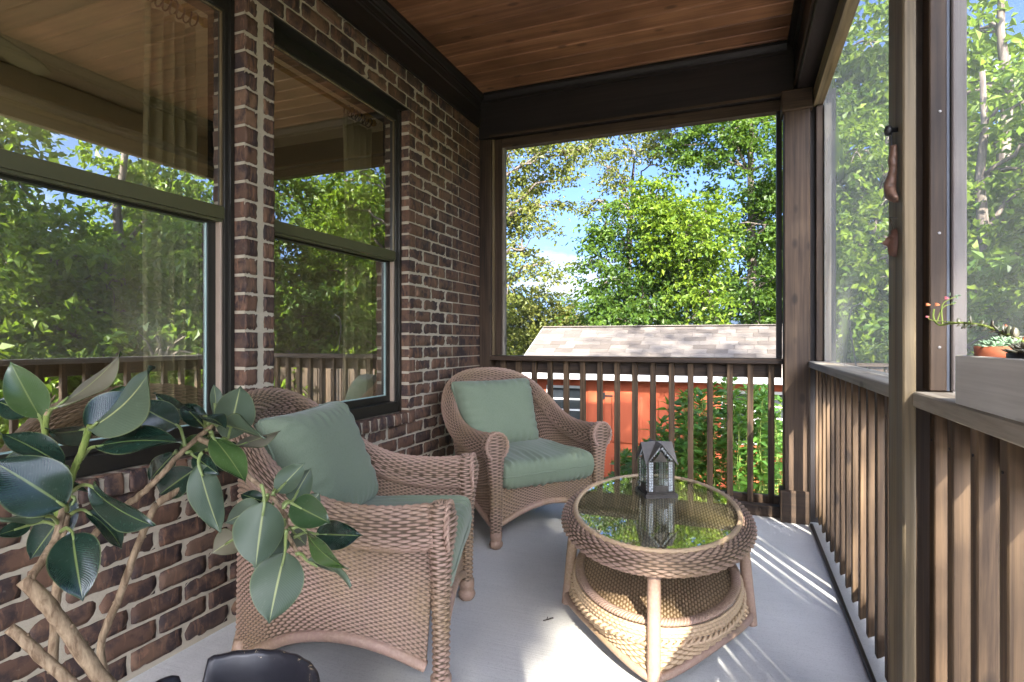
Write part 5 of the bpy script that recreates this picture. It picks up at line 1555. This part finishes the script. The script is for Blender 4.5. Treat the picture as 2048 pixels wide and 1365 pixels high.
# leaf list: base px, tip px, apparent width px, distances, face shown, joint on the stem
LV = [((81, 836), (20, 722), 62, 1.20, 1.16, 'T', (88, 872)), ((112, 815), (243, 705), 27, 1.18, 1.30, 'U', (95, 835)), ((181, 858), (306, 732), 58, 1.14, 1.04, 'U', (176, 872)),
      ((173, 863), (283, 790), 84, 1.18, 1.26, 'T', (176, 872)), ((173, 858), (97, 864), 40, 1.18, 1.26, 'T', (170, 880)), ((357, 852), (268, 806), 60, 1.28, 1.24, 'T', (370, 892)),
      ((406, 835), (308, 785), 30, 1.36, 1.36, 'T', (412, 860)), ((410, 855), (362, 806), 38, 1.33, 1.36, 'T', (414, 862)), ((127, 931), (0, 865), 46, 1.14, 1.14, 'T', (142, 955)),
      ((130, 1012), (-18, 920), 108, 1.10, 1.04, 'T', (134, 1022)), ((194, 893), (364, 885), 45, 1.16, 1.16, 'T', (163, 918)), ((182, 972), (309, 1052), 46, 1.12, 1.06, 'T', (143, 985)),
      ((92, 1033), (-14, 1038), 15, 1.10, 1.04, 'U', (120, 1052)), ((60, 1050), (-10, 1072), 30, 1.16, 1.10, 'T', (118, 1052)), ((173, 1022), (243, 1098), 32, 1.18, 1.22, 'T', (135, 1035)),
      ((145, 1066), (166, 1203), 82, 1.08, 1.02, 'T', (122, 1063)), ((132, 1070), (112, 1118), 40, 1.22, 1.26, 'T', (124, 1060)), ((100, 972), (180, 985), 14, 1.24, 1.26, 'T', (140, 975)),
      ((431, 832), (427, 768), 22, 1.34, 1.34, 'U', (424, 850)), ((455, 880), (481, 772), 72, 1.32, 1.30, 'U', (440, 885)), ((407, 833), (452, 858), 24, 1.28, 1.22, 'T', (418, 850)),
      ((449, 849), (532, 877), 20, 1.30, 1.22, 'U', (432, 852)), ((471, 893), (561, 862), 22, 1.34, 1.44, 'U', (445, 888)), ((426, 875), (492, 967), 48, 1.26, 1.20, 'T', (420, 866)),
      ((397, 927), (441, 1066), 56, 1.24, 1.20, 'U', (405, 905)), ((386, 910), (440, 950), 32, 1.27, 1.24, 'T', (372, 908)), ((390, 938), (318, 990), 56, 1.32, 1.34, 'T', (398, 920)),
      ((424, 912), (470, 940), 26, 1.34, 1.38, 'T', (412, 900)), ((529, 1003), (511, 1136), 92, 1.24, 1.19, 'U', (522, 968)), ((569, 1056), (524, 1130), 54, 1.30, 1.27, 'U', (568, 1040)),
      ((523, 1010), (450, 1046), 46, 1.30, 1.30, 'U', (536, 990)), ((473, 1075), (424, 1106), 52, 1.32, 1.32, 'U', (530, 1060)), ((570, 1104), (538, 1249), 96, 1.27, 1.22, 'U', (573, 1060)),
      ((553, 984), (610, 925), 44, 1.30, 1.36, 'U', (545, 990)), ((584, 1003), (622, 936), 48, 1.34, 1.40, 'U', (562, 1015)), ((584, 1007), (660, 1046), 60, 1.28, 1.24, 'T', (566, 1018)),
      ((633, 1068), (724, 1071), 54, 1.36, 1.32, 'T', (588, 1075)), ((612, 1062), (697, 1138), 28, 1.28, 1.22, 'T', (584, 1058)), ((614, 1121), (702, 1174), 16, 1.30, 1.26, 'U', (592, 1108)),
      ((530, 1004), (481, 988), 28, 1.34, 1.36, 'T', (548, 992)), ((585, 1062), (612, 1090), 40, 1.36, 1.38, 'U', (576, 1060)),
      ((100, 900), (-5, 960), 60, 1.22, 1.20, 'T', (90, 890)), ((200, 835), (262, 770), 44, 1.30, 1.36, 'T', (178, 865)), ((150, 1000), (60, 1120), 60, 1.22, 1.20, 'T', (136, 1000)), ((350, 905), (300, 960), 40, 1.34, 1.38, 'T', (355, 912)),
      ((420, 870), (360, 905), 36, 1.36, 1.38, 'T', (418, 858)), ((440, 900), (482, 905), 34, 1.36, 1.40, 'T', (430, 896)), ((600, 1030), (640, 985), 40, 1.38, 1.42, 'U', (572, 1035)), ((545, 1010), (480, 1062), 50, 1.34, 1.34, 'U', (552, 1004)), ((60, 830), (-10, 800), 46, 1.26, 1.26, 'T', (90, 850))]
for (b_, t_, w_, db, dt, sd, jn) in LV:
    o, B, ax = rubber_leaf(rp, b_, t_, w_, db, dt, sd, bend=rnd.uniform(0.02, 0.20), fold=rnd.uniform(0.06, 0.34))
    J = at(jn[0], jn[1], (db * 0.6 + 1.24 * 0.4)); 
    C, _ = spline([J, (J * 0.5 + B * 0.5) + np.array([0, 0, 0.008]), B, B + ax * 0.03], 9)
    pt = MB(); pt.tube(C - np.array(o.location) - np.array(rp.location), np.linspace(0.0042, 0.0026, 9), 8)
    obj('petiole', pt.mesh('petiole', True, [M['petiole']]), None, o, local=True)

def stem(pts, r0, r1, mat, knobs=0, name='stem', seed=0):
    """pts (u, v, d) or world triples"""
    W = np.array([at(*p) for p in pts])
    n = max(14, 7 * len(pts)); C, ln = spline(W, n)
    r = np.random.RandomState(seed + 3)
    rad = np.linspace(r0, r1, n)
    if knobs: rad = rad * (1 + 0.07 * np.abs(np.sin(np.linspace(0, knobs * np.pi, n))) ** 6 + r.uniform(-.02, .02, n))
    C = C + r.normal(size=C.shape) * 0.0006
    m_ = MB(); m_.tube(C, rad, 12)
    for k in range(knobs):
        i = r.randint(2, n - 2); T, N, Bv = frames(C); a = r.uniform(0, 6.28)
        d = np.cos(a) * N[i] + np.sin(a) * Bv[i]
        m_.tube(np.array([C[i] + d * rad[i] * 0.7, C[i] + d * rad[i] * 1.22]), [rad[i] * 0.34, rad[i] * 0.26], 8)
    return m_.build(name, mat, rp, smooth=True)
stem([(420, 1600, 1.22), (300, 1460, 1.18), (200, 1352, 1.14), (100, 1215, 1.08), (46, 1158, 1.06)], 0.0160, 0.0130, M['stem'], 5, 'trunk', 1)
stem([(400, 1600, 1.20), (260, 1470, 1.15), (175, 1395, 1.12), (90, 1320, 1.09), (20, 1255, 1.07)], 0.0130, 0.0095, M['stem'], 4, 'trunk', 2)
stem([(330, 1560, 1.26), (205, 1330, 1.27), (240, 1190, 1.28), (290, 1055, 1.29), (314, 1006, 1.30)], 0.0092, 0.0072, M['stem'], 6, 'stem', 3)
stem([(314, 1006, 1.30), (350, 985, 1.32), (388, 962, 1.34), (425, 930, 1.36)], 0.0085, 0.005, M['stem'], 2, 'branch', 4)
stem([(56, 1166, 1.06), (85, 1120, 1.10), (112, 1075, 1.14), (128, 1015, 1.16), (145, 945, 1.17), (163, 905, 1.17), (180, 852, 1.17)], 0.0075, 0.0062, M['stem'], 3, 'stem', 5)
stem([(136, 985, 1.165), (145, 945, 1.168), (163, 905, 1.168), (181, 850, 1.168)], 0.0071, 0.0064, M['stem_green'], 0, 'shoot', 6)
stem([(118, 1060, 1.19), (110, 980, 1.21), (90, 905, 1.21), (93, 830, 1.20)], 0.0065, 0.0055, M['stem_green'], 1, 'shoot', 7)
stem([(105, 1345, 1.22), (112, 1200, 1.23), (122, 1110, 1.22), (132, 1030, 1.19)], 0.0095, 0.0075, M['stem'], 3, 'stem', 8)
stem([(112, 1190, 1.235), (180, 1080, 1.27), (240, 1020, 1.28), (279, 991, 1.28), (325, 948, 1.28), (352, 916, 1.28), (388, 882, 1.29), (418, 856, 1.30), (432, 836, 1.31)], 0.0085, 0.005, M['stem'], 5, 'branch', 9)
stem([(396, 876, 1.29), (440, 900, 1.30), (497, 952, 1.30), (540, 988, 1.30), (570, 1030, 1.30), (573, 1062, 1.30), (600, 1112, 1.30), (618, 1122, 1.30)], 0.0066, 0.0038, M['stem'], 5, 'branch', 10)
sh_ = stem([(92, 832, 1.20), (100, 805, 1.20), (113, 790, 1.20)], 0.004, 0.0012, M['stem'], 0, 'bud', 11)

# ------------------------------------------------------------------ black pot with a notched rim
def pot_mat():
    t = NT('flaking_black_paint')
    v = t.objco()
    a = t.noise(v, 45, 5, 0.7); b = t.noise(v, 9, 4)
    sepz = t.n('ShaderNodeSeparateXYZ'); tco = t.n('ShaderNodeTexCoord'); t.l(tco.outputs['Object'], sepz.inputs[0])
    rim = t.ramp(sepz.outputs[2], [(0.285, 0.0), (0.325, 0.10)])
    f = t.ramp(t.math('ADD', a, rim), [(0.69, 0.0), (0.73, 1.0)])
    c = t.mix(f, t.mix(b, (0.010, 0.010, 0.013), (0.024, 0.023, 0.028)), (0.42, 0.33, 0.20))
    return t.done(t.bsdf(c, 0.38, t.bump(b, 0.3, 0.006), spec=0.5))
M['pot'] = pot_mat()
pot = thing('plant_pot', 'chipped black pot with a broken rim, holding the rubber plant', 'pot', (POT_C[0], POT_C[1], 0))
nn = 96; prof_o = [(0.155, 0.0), (0.170, 0.03), (0.196, 0.17), (0.210, 0.30), (0.216, 0.318), (0.214, 0.328), (0.203, 0.330), (0.198, 0.318), (0.190, 0.28), (0.182, 0.22)]
V = []; F = []
pa = math.atan2(1.0, 0.0)
for i in range(nn):
    a = 2 * math.pi * i / nn
    # broken notch at the back-left of the rim
    da = (a - 2.72 + math.pi) % (2 * math.pi) - math.pi
    cut = 0.085 * math.exp(-(da / 0.13) ** 4) * (1 + 0.3 * math.sin(a * 37))
    dip = 0.014 * (1 / (1 + math.exp(-(da - 0.06) * 40))) * math.exp(-max(0, da) / 0.9)
    for r_, z in prof_o:
        z2 = z - (cut + dip) * max(0.0, (z - 0.18) / 0.15)
        V.append((r_ * math.cos(a), r_ * math.sin(a), z2 + 0.0015 * math.sin(a * 23) * (z > 0.3)))
m_ = len(prof_o)
for i in range(nn):
    k = (i + 1) % nn
    for j in range(m_ - 1): F.append((i * m_ + j, k * m_ + j, k * m_ + j + 1, i * m_ + j + 1))
F.append([i * m_ for i in range(nn)][::-1])
obj('body', mesh_np('body', np.array(V), F, smooth=True), M['pot'], pot, (POT_C[0], POT_C[1], 0))
M['soil'] = plain('potting_soil', (0.03, 0.022, 0.016), 0.95, nscale=60, var=0.6, bstr=0.9)
aa = np.linspace(0, 2 * np.pi, 41)[:-1]; rs = [0.0, 0.06, 0.12, 0.185]
V = np.array([(r_ * math.cos(a), r_ * math.sin(a), 0.235 + 0.012 * math.sin(5 * a + 30 * r_)) for a in aa for r_ in rs])
obj('soil', mesh_np('soil', V, grid_faces(40, 4, True), smooth=True), M['soil'], pot, (POT_C[0], POT_C[1], 0))

# ================================================================== planter box and succulents on the right-hand rail
pb = thing('planter_box', 'weathered grey wooden planter box on the right-hand rail cap', 'planter box', (0.47, 1.13, 1.015))
PX0, PX1, PY0, PY1, PZ0, PZ1 = 0.400, 0.528, 0.85, 1.388, 1.0155, 1.112
board('side_board', (PX0, PY0, PZ0), (PX0 + .014, PY1, PZ1), M['planter'], pb, bev=0.002)
board('side_board', (PX1 - .014, PY0, PZ0), (PX1, PY1, PZ1), M['planter'], pb, bev=0.002)
board('end_board', (PX0 + .0145, PY1 - .014, PZ0 + .0005), (PX1 - .0145, PY1 - .0005, PZ1 - .0008), M['planterX'], pb, bev=0.002)
board('end_board', (PX0 + .0145, PY0 + .0005, PZ0 + .0005), (PX1 - .0145, PY0 + .014, PZ1 - .0008), M['planterX'], pb, bev=0.002)
board('bottom_board', (PX0 + .0145, PY0 + .0145, PZ0 + .001), (PX1 - .0145, PY1 - .0145, PZ0 + .012), M['planter'], pb, bev=0.001)
def terracotta():
    t = NT('terracotta'); a = t.noise(t.objco(), 30, 5, 0.6)
    return t.done(t.bsdf(t.mix(a, (0.30, 0.085, 0.04), (0.42, 0.135, 0.065)), 0.6, t.bump(a, 0.15, 0.003)))
M['terra'] = terracotta()
def succ_mat(name, a, b, tip):
    t = NT(name); g = t.n('ShaderNodeNewGeometry'); nz = t.noise(t.objco(), 40, 3)
    c = t.mix(nz, t.mix(g.outputs['Random Per Island'], a, b), tip)
    return t.done(t.bsdf(c, 0.4, spec=0.5, Subsurface__Weight=0.0))
M['succ'] = succ_mat('succulent_green', (0.09, 0.17, 0.09), (0.16, 0.25, 0.15), (0.20, 0.28, 0.18))
M['sedum'] = succ_mat('sedum_dark', (0.035, 0.065, 0.04), (0.07, 0.11, 0.06), (0.12, 0.08, 0.06))
M['flower'] = plain('coral_flower', (0.72, 0.24, 0.10), 0.5, var=0.4, nscale=90)
M['flowerpink'] = plain('pink_bud', (0.60, 0.16, 0.20), 0.5, var=0.3, nscale=90)
def pot_small(name, label, cat, c, r0, r1, h, mat):
    t = thing(name, label, cat, tuple(c))
    v, f = lathe([(0, 0), (r0, 0.0), (r0 * 1.02, 0.004), (r1 * 0.94, h * 0.70), (r1 * 1.04, h * 0.72), (r1 * 1.06, h), (r1 * 0.98, h), (r1 * 0.92, h * 0.82), (0, h * 0.80)], 28)
    m = MB(); m.add(v, f); m.build('body', mat, t, local=True, smooth=True)
    return t
def fat_leaf(B, d, L, W, T):
    d = unit(np.asarray(d, float)); s = np.cross(d, [0, 0, 1.0]); s = s / (np.linalg.norm(s) + 1e-9) if np.linalg.norm(s) > 1e-3 else np.array([1.0, 0, 0]); u = np.cross(s, d)
    ts = np.array([0, .2, .45, .7, .9, 1.0]); pr = np.array([.35, .75, 1.0, .85, .45, .02]); a = np.linspace(0, 2 * np.pi, 7)[:-1]
    V = []
    for t_, p_ in zip(ts, pr):
        c = B + d * L * t_ + u * L * 0.10 * t_ * t_
        for q in a: V.append(c + s * W / 2 * p_ * math.cos(q) + u * T / 2 * p_ * math.sin(q))
    F = []
    for i in range(5):
        for j in range(6): F.append((i * 6 + j, i * 6 + (j + 1) % 6, i * 6 + 6 + (j + 1) % 6, i * 6 + 6 + j))
    F.append(tuple(range(6))[::-1]); F.append(tuple(30 + j for j in range(6)))
    return V, F
tp_c = np.array([0.462, 1.305, 1.030])
pot_small('flower_pot', 'terracotta bowl of rosette succulents in the planter box', 'pot', tp_c, 0.040, 0.052, 0.100, M['terra'])
def rosettes(label, cs, mat, rr_):
    t = thing('rosette_succulent', label, 'succulent', tuple(cs[0]))
    r = np.random.RandomState(int(rr_ * 1e4))
    for c in cs:
        m = MB()
        for ring, (n_, el, L) in enumerate(((9, 0.15, 1.0), (8, 0.55, 0.85), (6, 0.95, 0.65), (4, 1.3, 0.45))):
            for k in range(n_):
                a = 2 * math.pi * k / n_ + ring * 0.4 + r.uniform(-.1, .1)
                d = np.array([math.cos(a) * math.cos(el), math.sin(a) * math.cos(el), math.sin(el)])
                V, F = fat_leaf(np.asarray(c, float), d, rr_ * L * r.uniform(.9, 1.1), rr_ * 0.42 * L, rr_ * 0.2); m.add(V, F)
        m.build('rosette', mat, t, smooth=True)
rosettes('pale green rosette succulents crowding the terracotta bowl', [(0.436, 1.322, 1.128), (0.466, 1.336, 1.130), (0.488, 1.300, 1.128), (0.455, 1.290, 1.130), (0.430, 1.290, 1.126), (0.448, 1.310, 1.134)], M['succ'], 0.026)
bk_c = np.array([0.462, 1.165, 1.030])
pot_small('flower_pot', 'black plastic pot at the right end of the planter box', 'pot', bk_c, 0.040, 0.052, 0.090, M['black'])
# arching sedum: stem follows the photograph's sweep from the black pot out past the box end
sed = thing('sedum_plant', 'arching sedum with coral flowers leaning out of the planter box', 'succulent', tuple(bk_c + np.array([0, 0, .09])))
path = [(2075, 705, 1.05), (2035, 688, 1.08), (2000, 664, 1.13), (1970, 652, 1.16), (1930, 646, 1.20), (1900, 647, 1.23), (1878, 650, 1.25), (1867, 636, 1.26), (1868, 618, 1.26)]
W = np.array([at(*p) for p in path]); W[0] = bk_c + np.array([0.0, 0.02, 0.085]); W[1] = (W[0] + W[2]) / 2 + np.array([0, 0, 0.004])
C, ln = spline(W, 60)
m = MB(); m.tube(C, np.linspace(0.0048, 0.0018, 60), 8); m.build('stem', M['stem_green'], sed, smooth=True)
m2 = MB(); m2.tube(spline([C[52], at(1884, 612, 1.26), at(1900, 598, 1.26), at(1917, 592, 1.26)], 14)[0], np.linspace(.0018, .0009, 14), 6); m2.tube(spline([C[54], at(1886, 615, 1.26), at(1912, 606, 1.26)], 10)[0], np.linspace(.0016, .0009, 10), 6); m2.tube(spline([C[47], at(1862, 640, 1.26), at(1858, 632, 1.26)], 10)[0], np.linspace(.0016, .0009, 10), 6)
m2.build('flower_stalk', M['stem_green'], sed, smooth=True)
r = np.random.RandomState(3)
for i in range(34):
    k = int(14 + 34 * i / 34); a = r.uniform(0, 6.28)
    T = unit(C[k + 1] - C[k - 1]); u_ = unit(np.cross(T, [0, 0, 1.0])); w_ = np.cross(u_, T)
    d = unit(np.cos(a) * u_ + np.sin(a) * w_ + T * 0.35)
    lf = MB(); sz = r.uniform(0.016, 0.024) * (1.2 - 0.55 * i / 34)
    V, F = fat_leaf(C[k], d, sz, sz * 0.62, sz * 0.25); lf.add(V, F)
    lf.build('leaf', M['terra'] if r.rand() < 0.10 else M['sedum'], sed, smooth=True)
for (u_, v_, mt, s_) in ((1898, 597, 'flowerpink', .010), (1880, 610, 'flower', .011), (1861, 610, 'flower', .010), (1858, 634, 'flowerpink', .007)):
    fl_ = MB(); c = at(u_, v_, 1.26)
    for k in range(5):
        a = 2 * math.pi * k / 5; V, F = fat_leaf(c, (-0.9 + 0.35 * math.cos(a), 0.35 * math.sin(a), 0.35 * math.cos(a + 1)), s_, s_ * .45, s_ * .2); fl_.add(V, F)
    fl_.build('flower', M[mt], sed, smooth=True)
for (u_, v_) in ((1917, 590), (1913, 594), (1908, 606), (1900, 590)):
    fl_ = MB(); c = at(u_, v_, 1.26)
    for k in range(6):
        V, F = fat_leaf(c, unit(r.normal(size=3)), .006, .0025, .0015); fl_.add(V, F)
    fl_.build('bud', M['succ'], sed, smooth=True)
rosettes('dark upright succulent filling the black pot', [tuple(bk_c + np.array([dx, dy, 0.088])) for dx, dy in ((0, 0), (-.025, .02), (.02, -.02), (-.02, -.025))], M['sedum'], 0.034)

# ================================================================== hangings on the trim post
hx = 0.3795
hk = thing('carved_hanging', 'carved wooden hanging on a black knob on the trim post', 'ornament', (0.36, 1.74, 1.68))
kb = MB(); v, f = lathe([(0, 0), (.006, .001), (.006, .012), (.012, .016), (.0135, .022), (.011, .028), (0, .031)], 16)
kb.add(v @ np.array([[0, 1, 0], [0, 0, 1], [-1, 0, 0]]) + np.array([hx, 1.735, 1.683]), f); kb.build('knob', M['black'], hk, smooth=True)
cd = MB(); cd.tube(spline([(hx - .014, 1.735, 1.676), (hx - .013, 1.741, 1.65), (hx - .012, 1.743, 1.60), (hx - .012, 1.735, 1.585)], 20)[0], .0022, 6); cd.tube(spline([(hx - .014, 1.735, 1.676), (hx - .016, 1.727, 1.655), (hx - .015, 1.725, 1.635)], 14)[0], .0022, 6); cd.build('cord', M['black'], hk)
def carved_mat():
    t = NT('carved_wood'); a = t.noise(t.objco((30, 30, 8)), 1.5, 5, 0.6, 1.0)
    return t.done(t.bsdf(t.ramp(a, [(0.35, (0.065, 0.034, 0.022)), (0.65, (0.19, 0.105, 0.068))]), 0.5, t.bump(a, 0.3, 0.004)))
M['carved'] = carved_mat()
zc = np.linspace(1.640, 1.492, 34)
yc = 1.729 + 0.006 * np.sin((zc - 1.49) * 40) ; wy = np.interp(zc, [1.492, 1.500, 1.515, 1.535, 1.58, 1.62, 1.64], [.006, .021, .024, .014, .012, .013, .011])
yc = yc - np.interp(zc, [1.492, 1.505, 1.522, 1.56], [.016, .014, .004, 0])
dx = np.interp(zc, [1.492, 1.51, 1.54, 1.58, 1.60, 1.64], [.006, .014, .015, .009, .011, .008])
a = np.linspace(0, 2 * np.pi, 17)[:-1]
V = []
for i in range(34):
    for q in a: V.append((hx - .003 - dx[i] + dx[i] * math.cos(q), yc[i] + wy[i] * math.sin(q) * (1 + .12 * math.sin(i * 1.3)), zc[i]))
F = [tuple(x) for x in grid_faces(34, 16)] + [(i * 16 + 15, i * 16, (i + 1) * 16, (i + 1) * 16 + 15)[::-1] for i in range(33)] + [tuple(range(16)), tuple(33 * 16 + j for j in range(16))[::-1]]
cm = mesh_np('carving', np.array(V), F, smooth=True)
obj('carving', cm, M['carved'], hk)

mk = thing('clay_mask', 'small terracotta face mask hung from a nail on the trim post', 'mask', (0.37, 1.745, 1.40))
nl = MB(); nl.tube(np.array([(hx + .003, 1.742, 1.457), (hx - .022, 1.748, 1.461)]), .0013, 6); nl.build('nail', M['black'], mk)
st_ = MB(); st_.tube(np.array([(hx - .016, 1.7465, 1.4595), (hx - .008, 1.757, 1.437), (hx - .006, 1.760, 1.424)]), .0008, 5); st_.tube(np.array([(hx - .016, 1.7465, 1.4595), (hx - .007, 1.741, 1.44), (hx - .006, 1.736, 1.423)]), .0008, 5); st_.build('string', M['bronze'], mk)
nu, nv = 26, 34
U, Vv = np.meshgrid(np.linspace(-1, 1, nu), np.linspace(-1, 1, nv), indexing='ij')
wid = 0.0235 * np.sqrt(np.clip(1 - (np.abs(Vv) ** 2.4), 0, 1)) * np.where(Vv < 0, 1 - 0.28 * (-Vv) ** 2, 1.0)
dep = 0.016 * np.clip((1 - U ** 2), 0, 1) ** .6 * np.clip(1 - Vv ** 4, 0, 1) ** .5
g_ = lambda u0, v0, su, sv: np.exp(-((U - u0) / su) ** 2 - ((Vv - v0) / sv) ** 2)
dep = dep + .011 * g_(0, -.02, .16, .20) + .006 * g_(0, .14, .12, .25) + .004 * (g_(0, -.40, .32, .05) + g_(0, -.54, .28, .06)) - .0045 * (g_(-.42, .20, .2, .09) + g_(.42, .20, .2, .09)) + .003 * g_(0, .34, .7, .08) - .003 * g_(0, -.47, .3, .025) + .003 * g_(0, -.78, .3, .14)
P = np.stack([hx - .002 - dep, 1.749 + U * wid, 1.395 + Vv * .0375], -1)
Pb = P.copy(); Pb[..., 0] = hx - .001
V = np.vstack([P.reshape(-1, 3), Pb.reshape(-1, 3)])
F = np.vstack([grid_faces(nu, nv)[:, ::-1], grid_faces(nu, nv, off=nu * nv)])
M['clay'] = plain('dark_clay', (0.12, 0.056, 0.036), 0.6, nscale=60, var=0.35)
obj('face', mesh_np('face', V, F, smooth=True), M['clay'], mk)
for y_ in (1.736, 1.762):
    hb_ = MB(); v, f = lathe([(0, 0), (.0022, 0), (.0022, .001), (0, .001)], 10); hb_.add(v @ np.array([[0, 1, 0], [0, 0, 1], [-1, 0, 0]]) + np.array([hx - .0155, y_, 1.419]), f); hb_.build('string_hole', M['black'], mk)
# a dry twig on the floor
tw = MB(); p0 = np.array([-0.74, 2.215, 0.004]); tw.tube(np.array([p0, p0 + [.012, .008, .002], p0 + [.026, .026, .003], p0 + [.034, .030, .004]]), .0025, 6); tw.tube(np.array([p0 + [.012, .008, .002], p0 + [.010, .028, .004]]), .0018, 6)
tag(tw.build('twig', M['soil'], smooth=True), 'small dry twig on the floor between the near armchair and the table', 'twig')
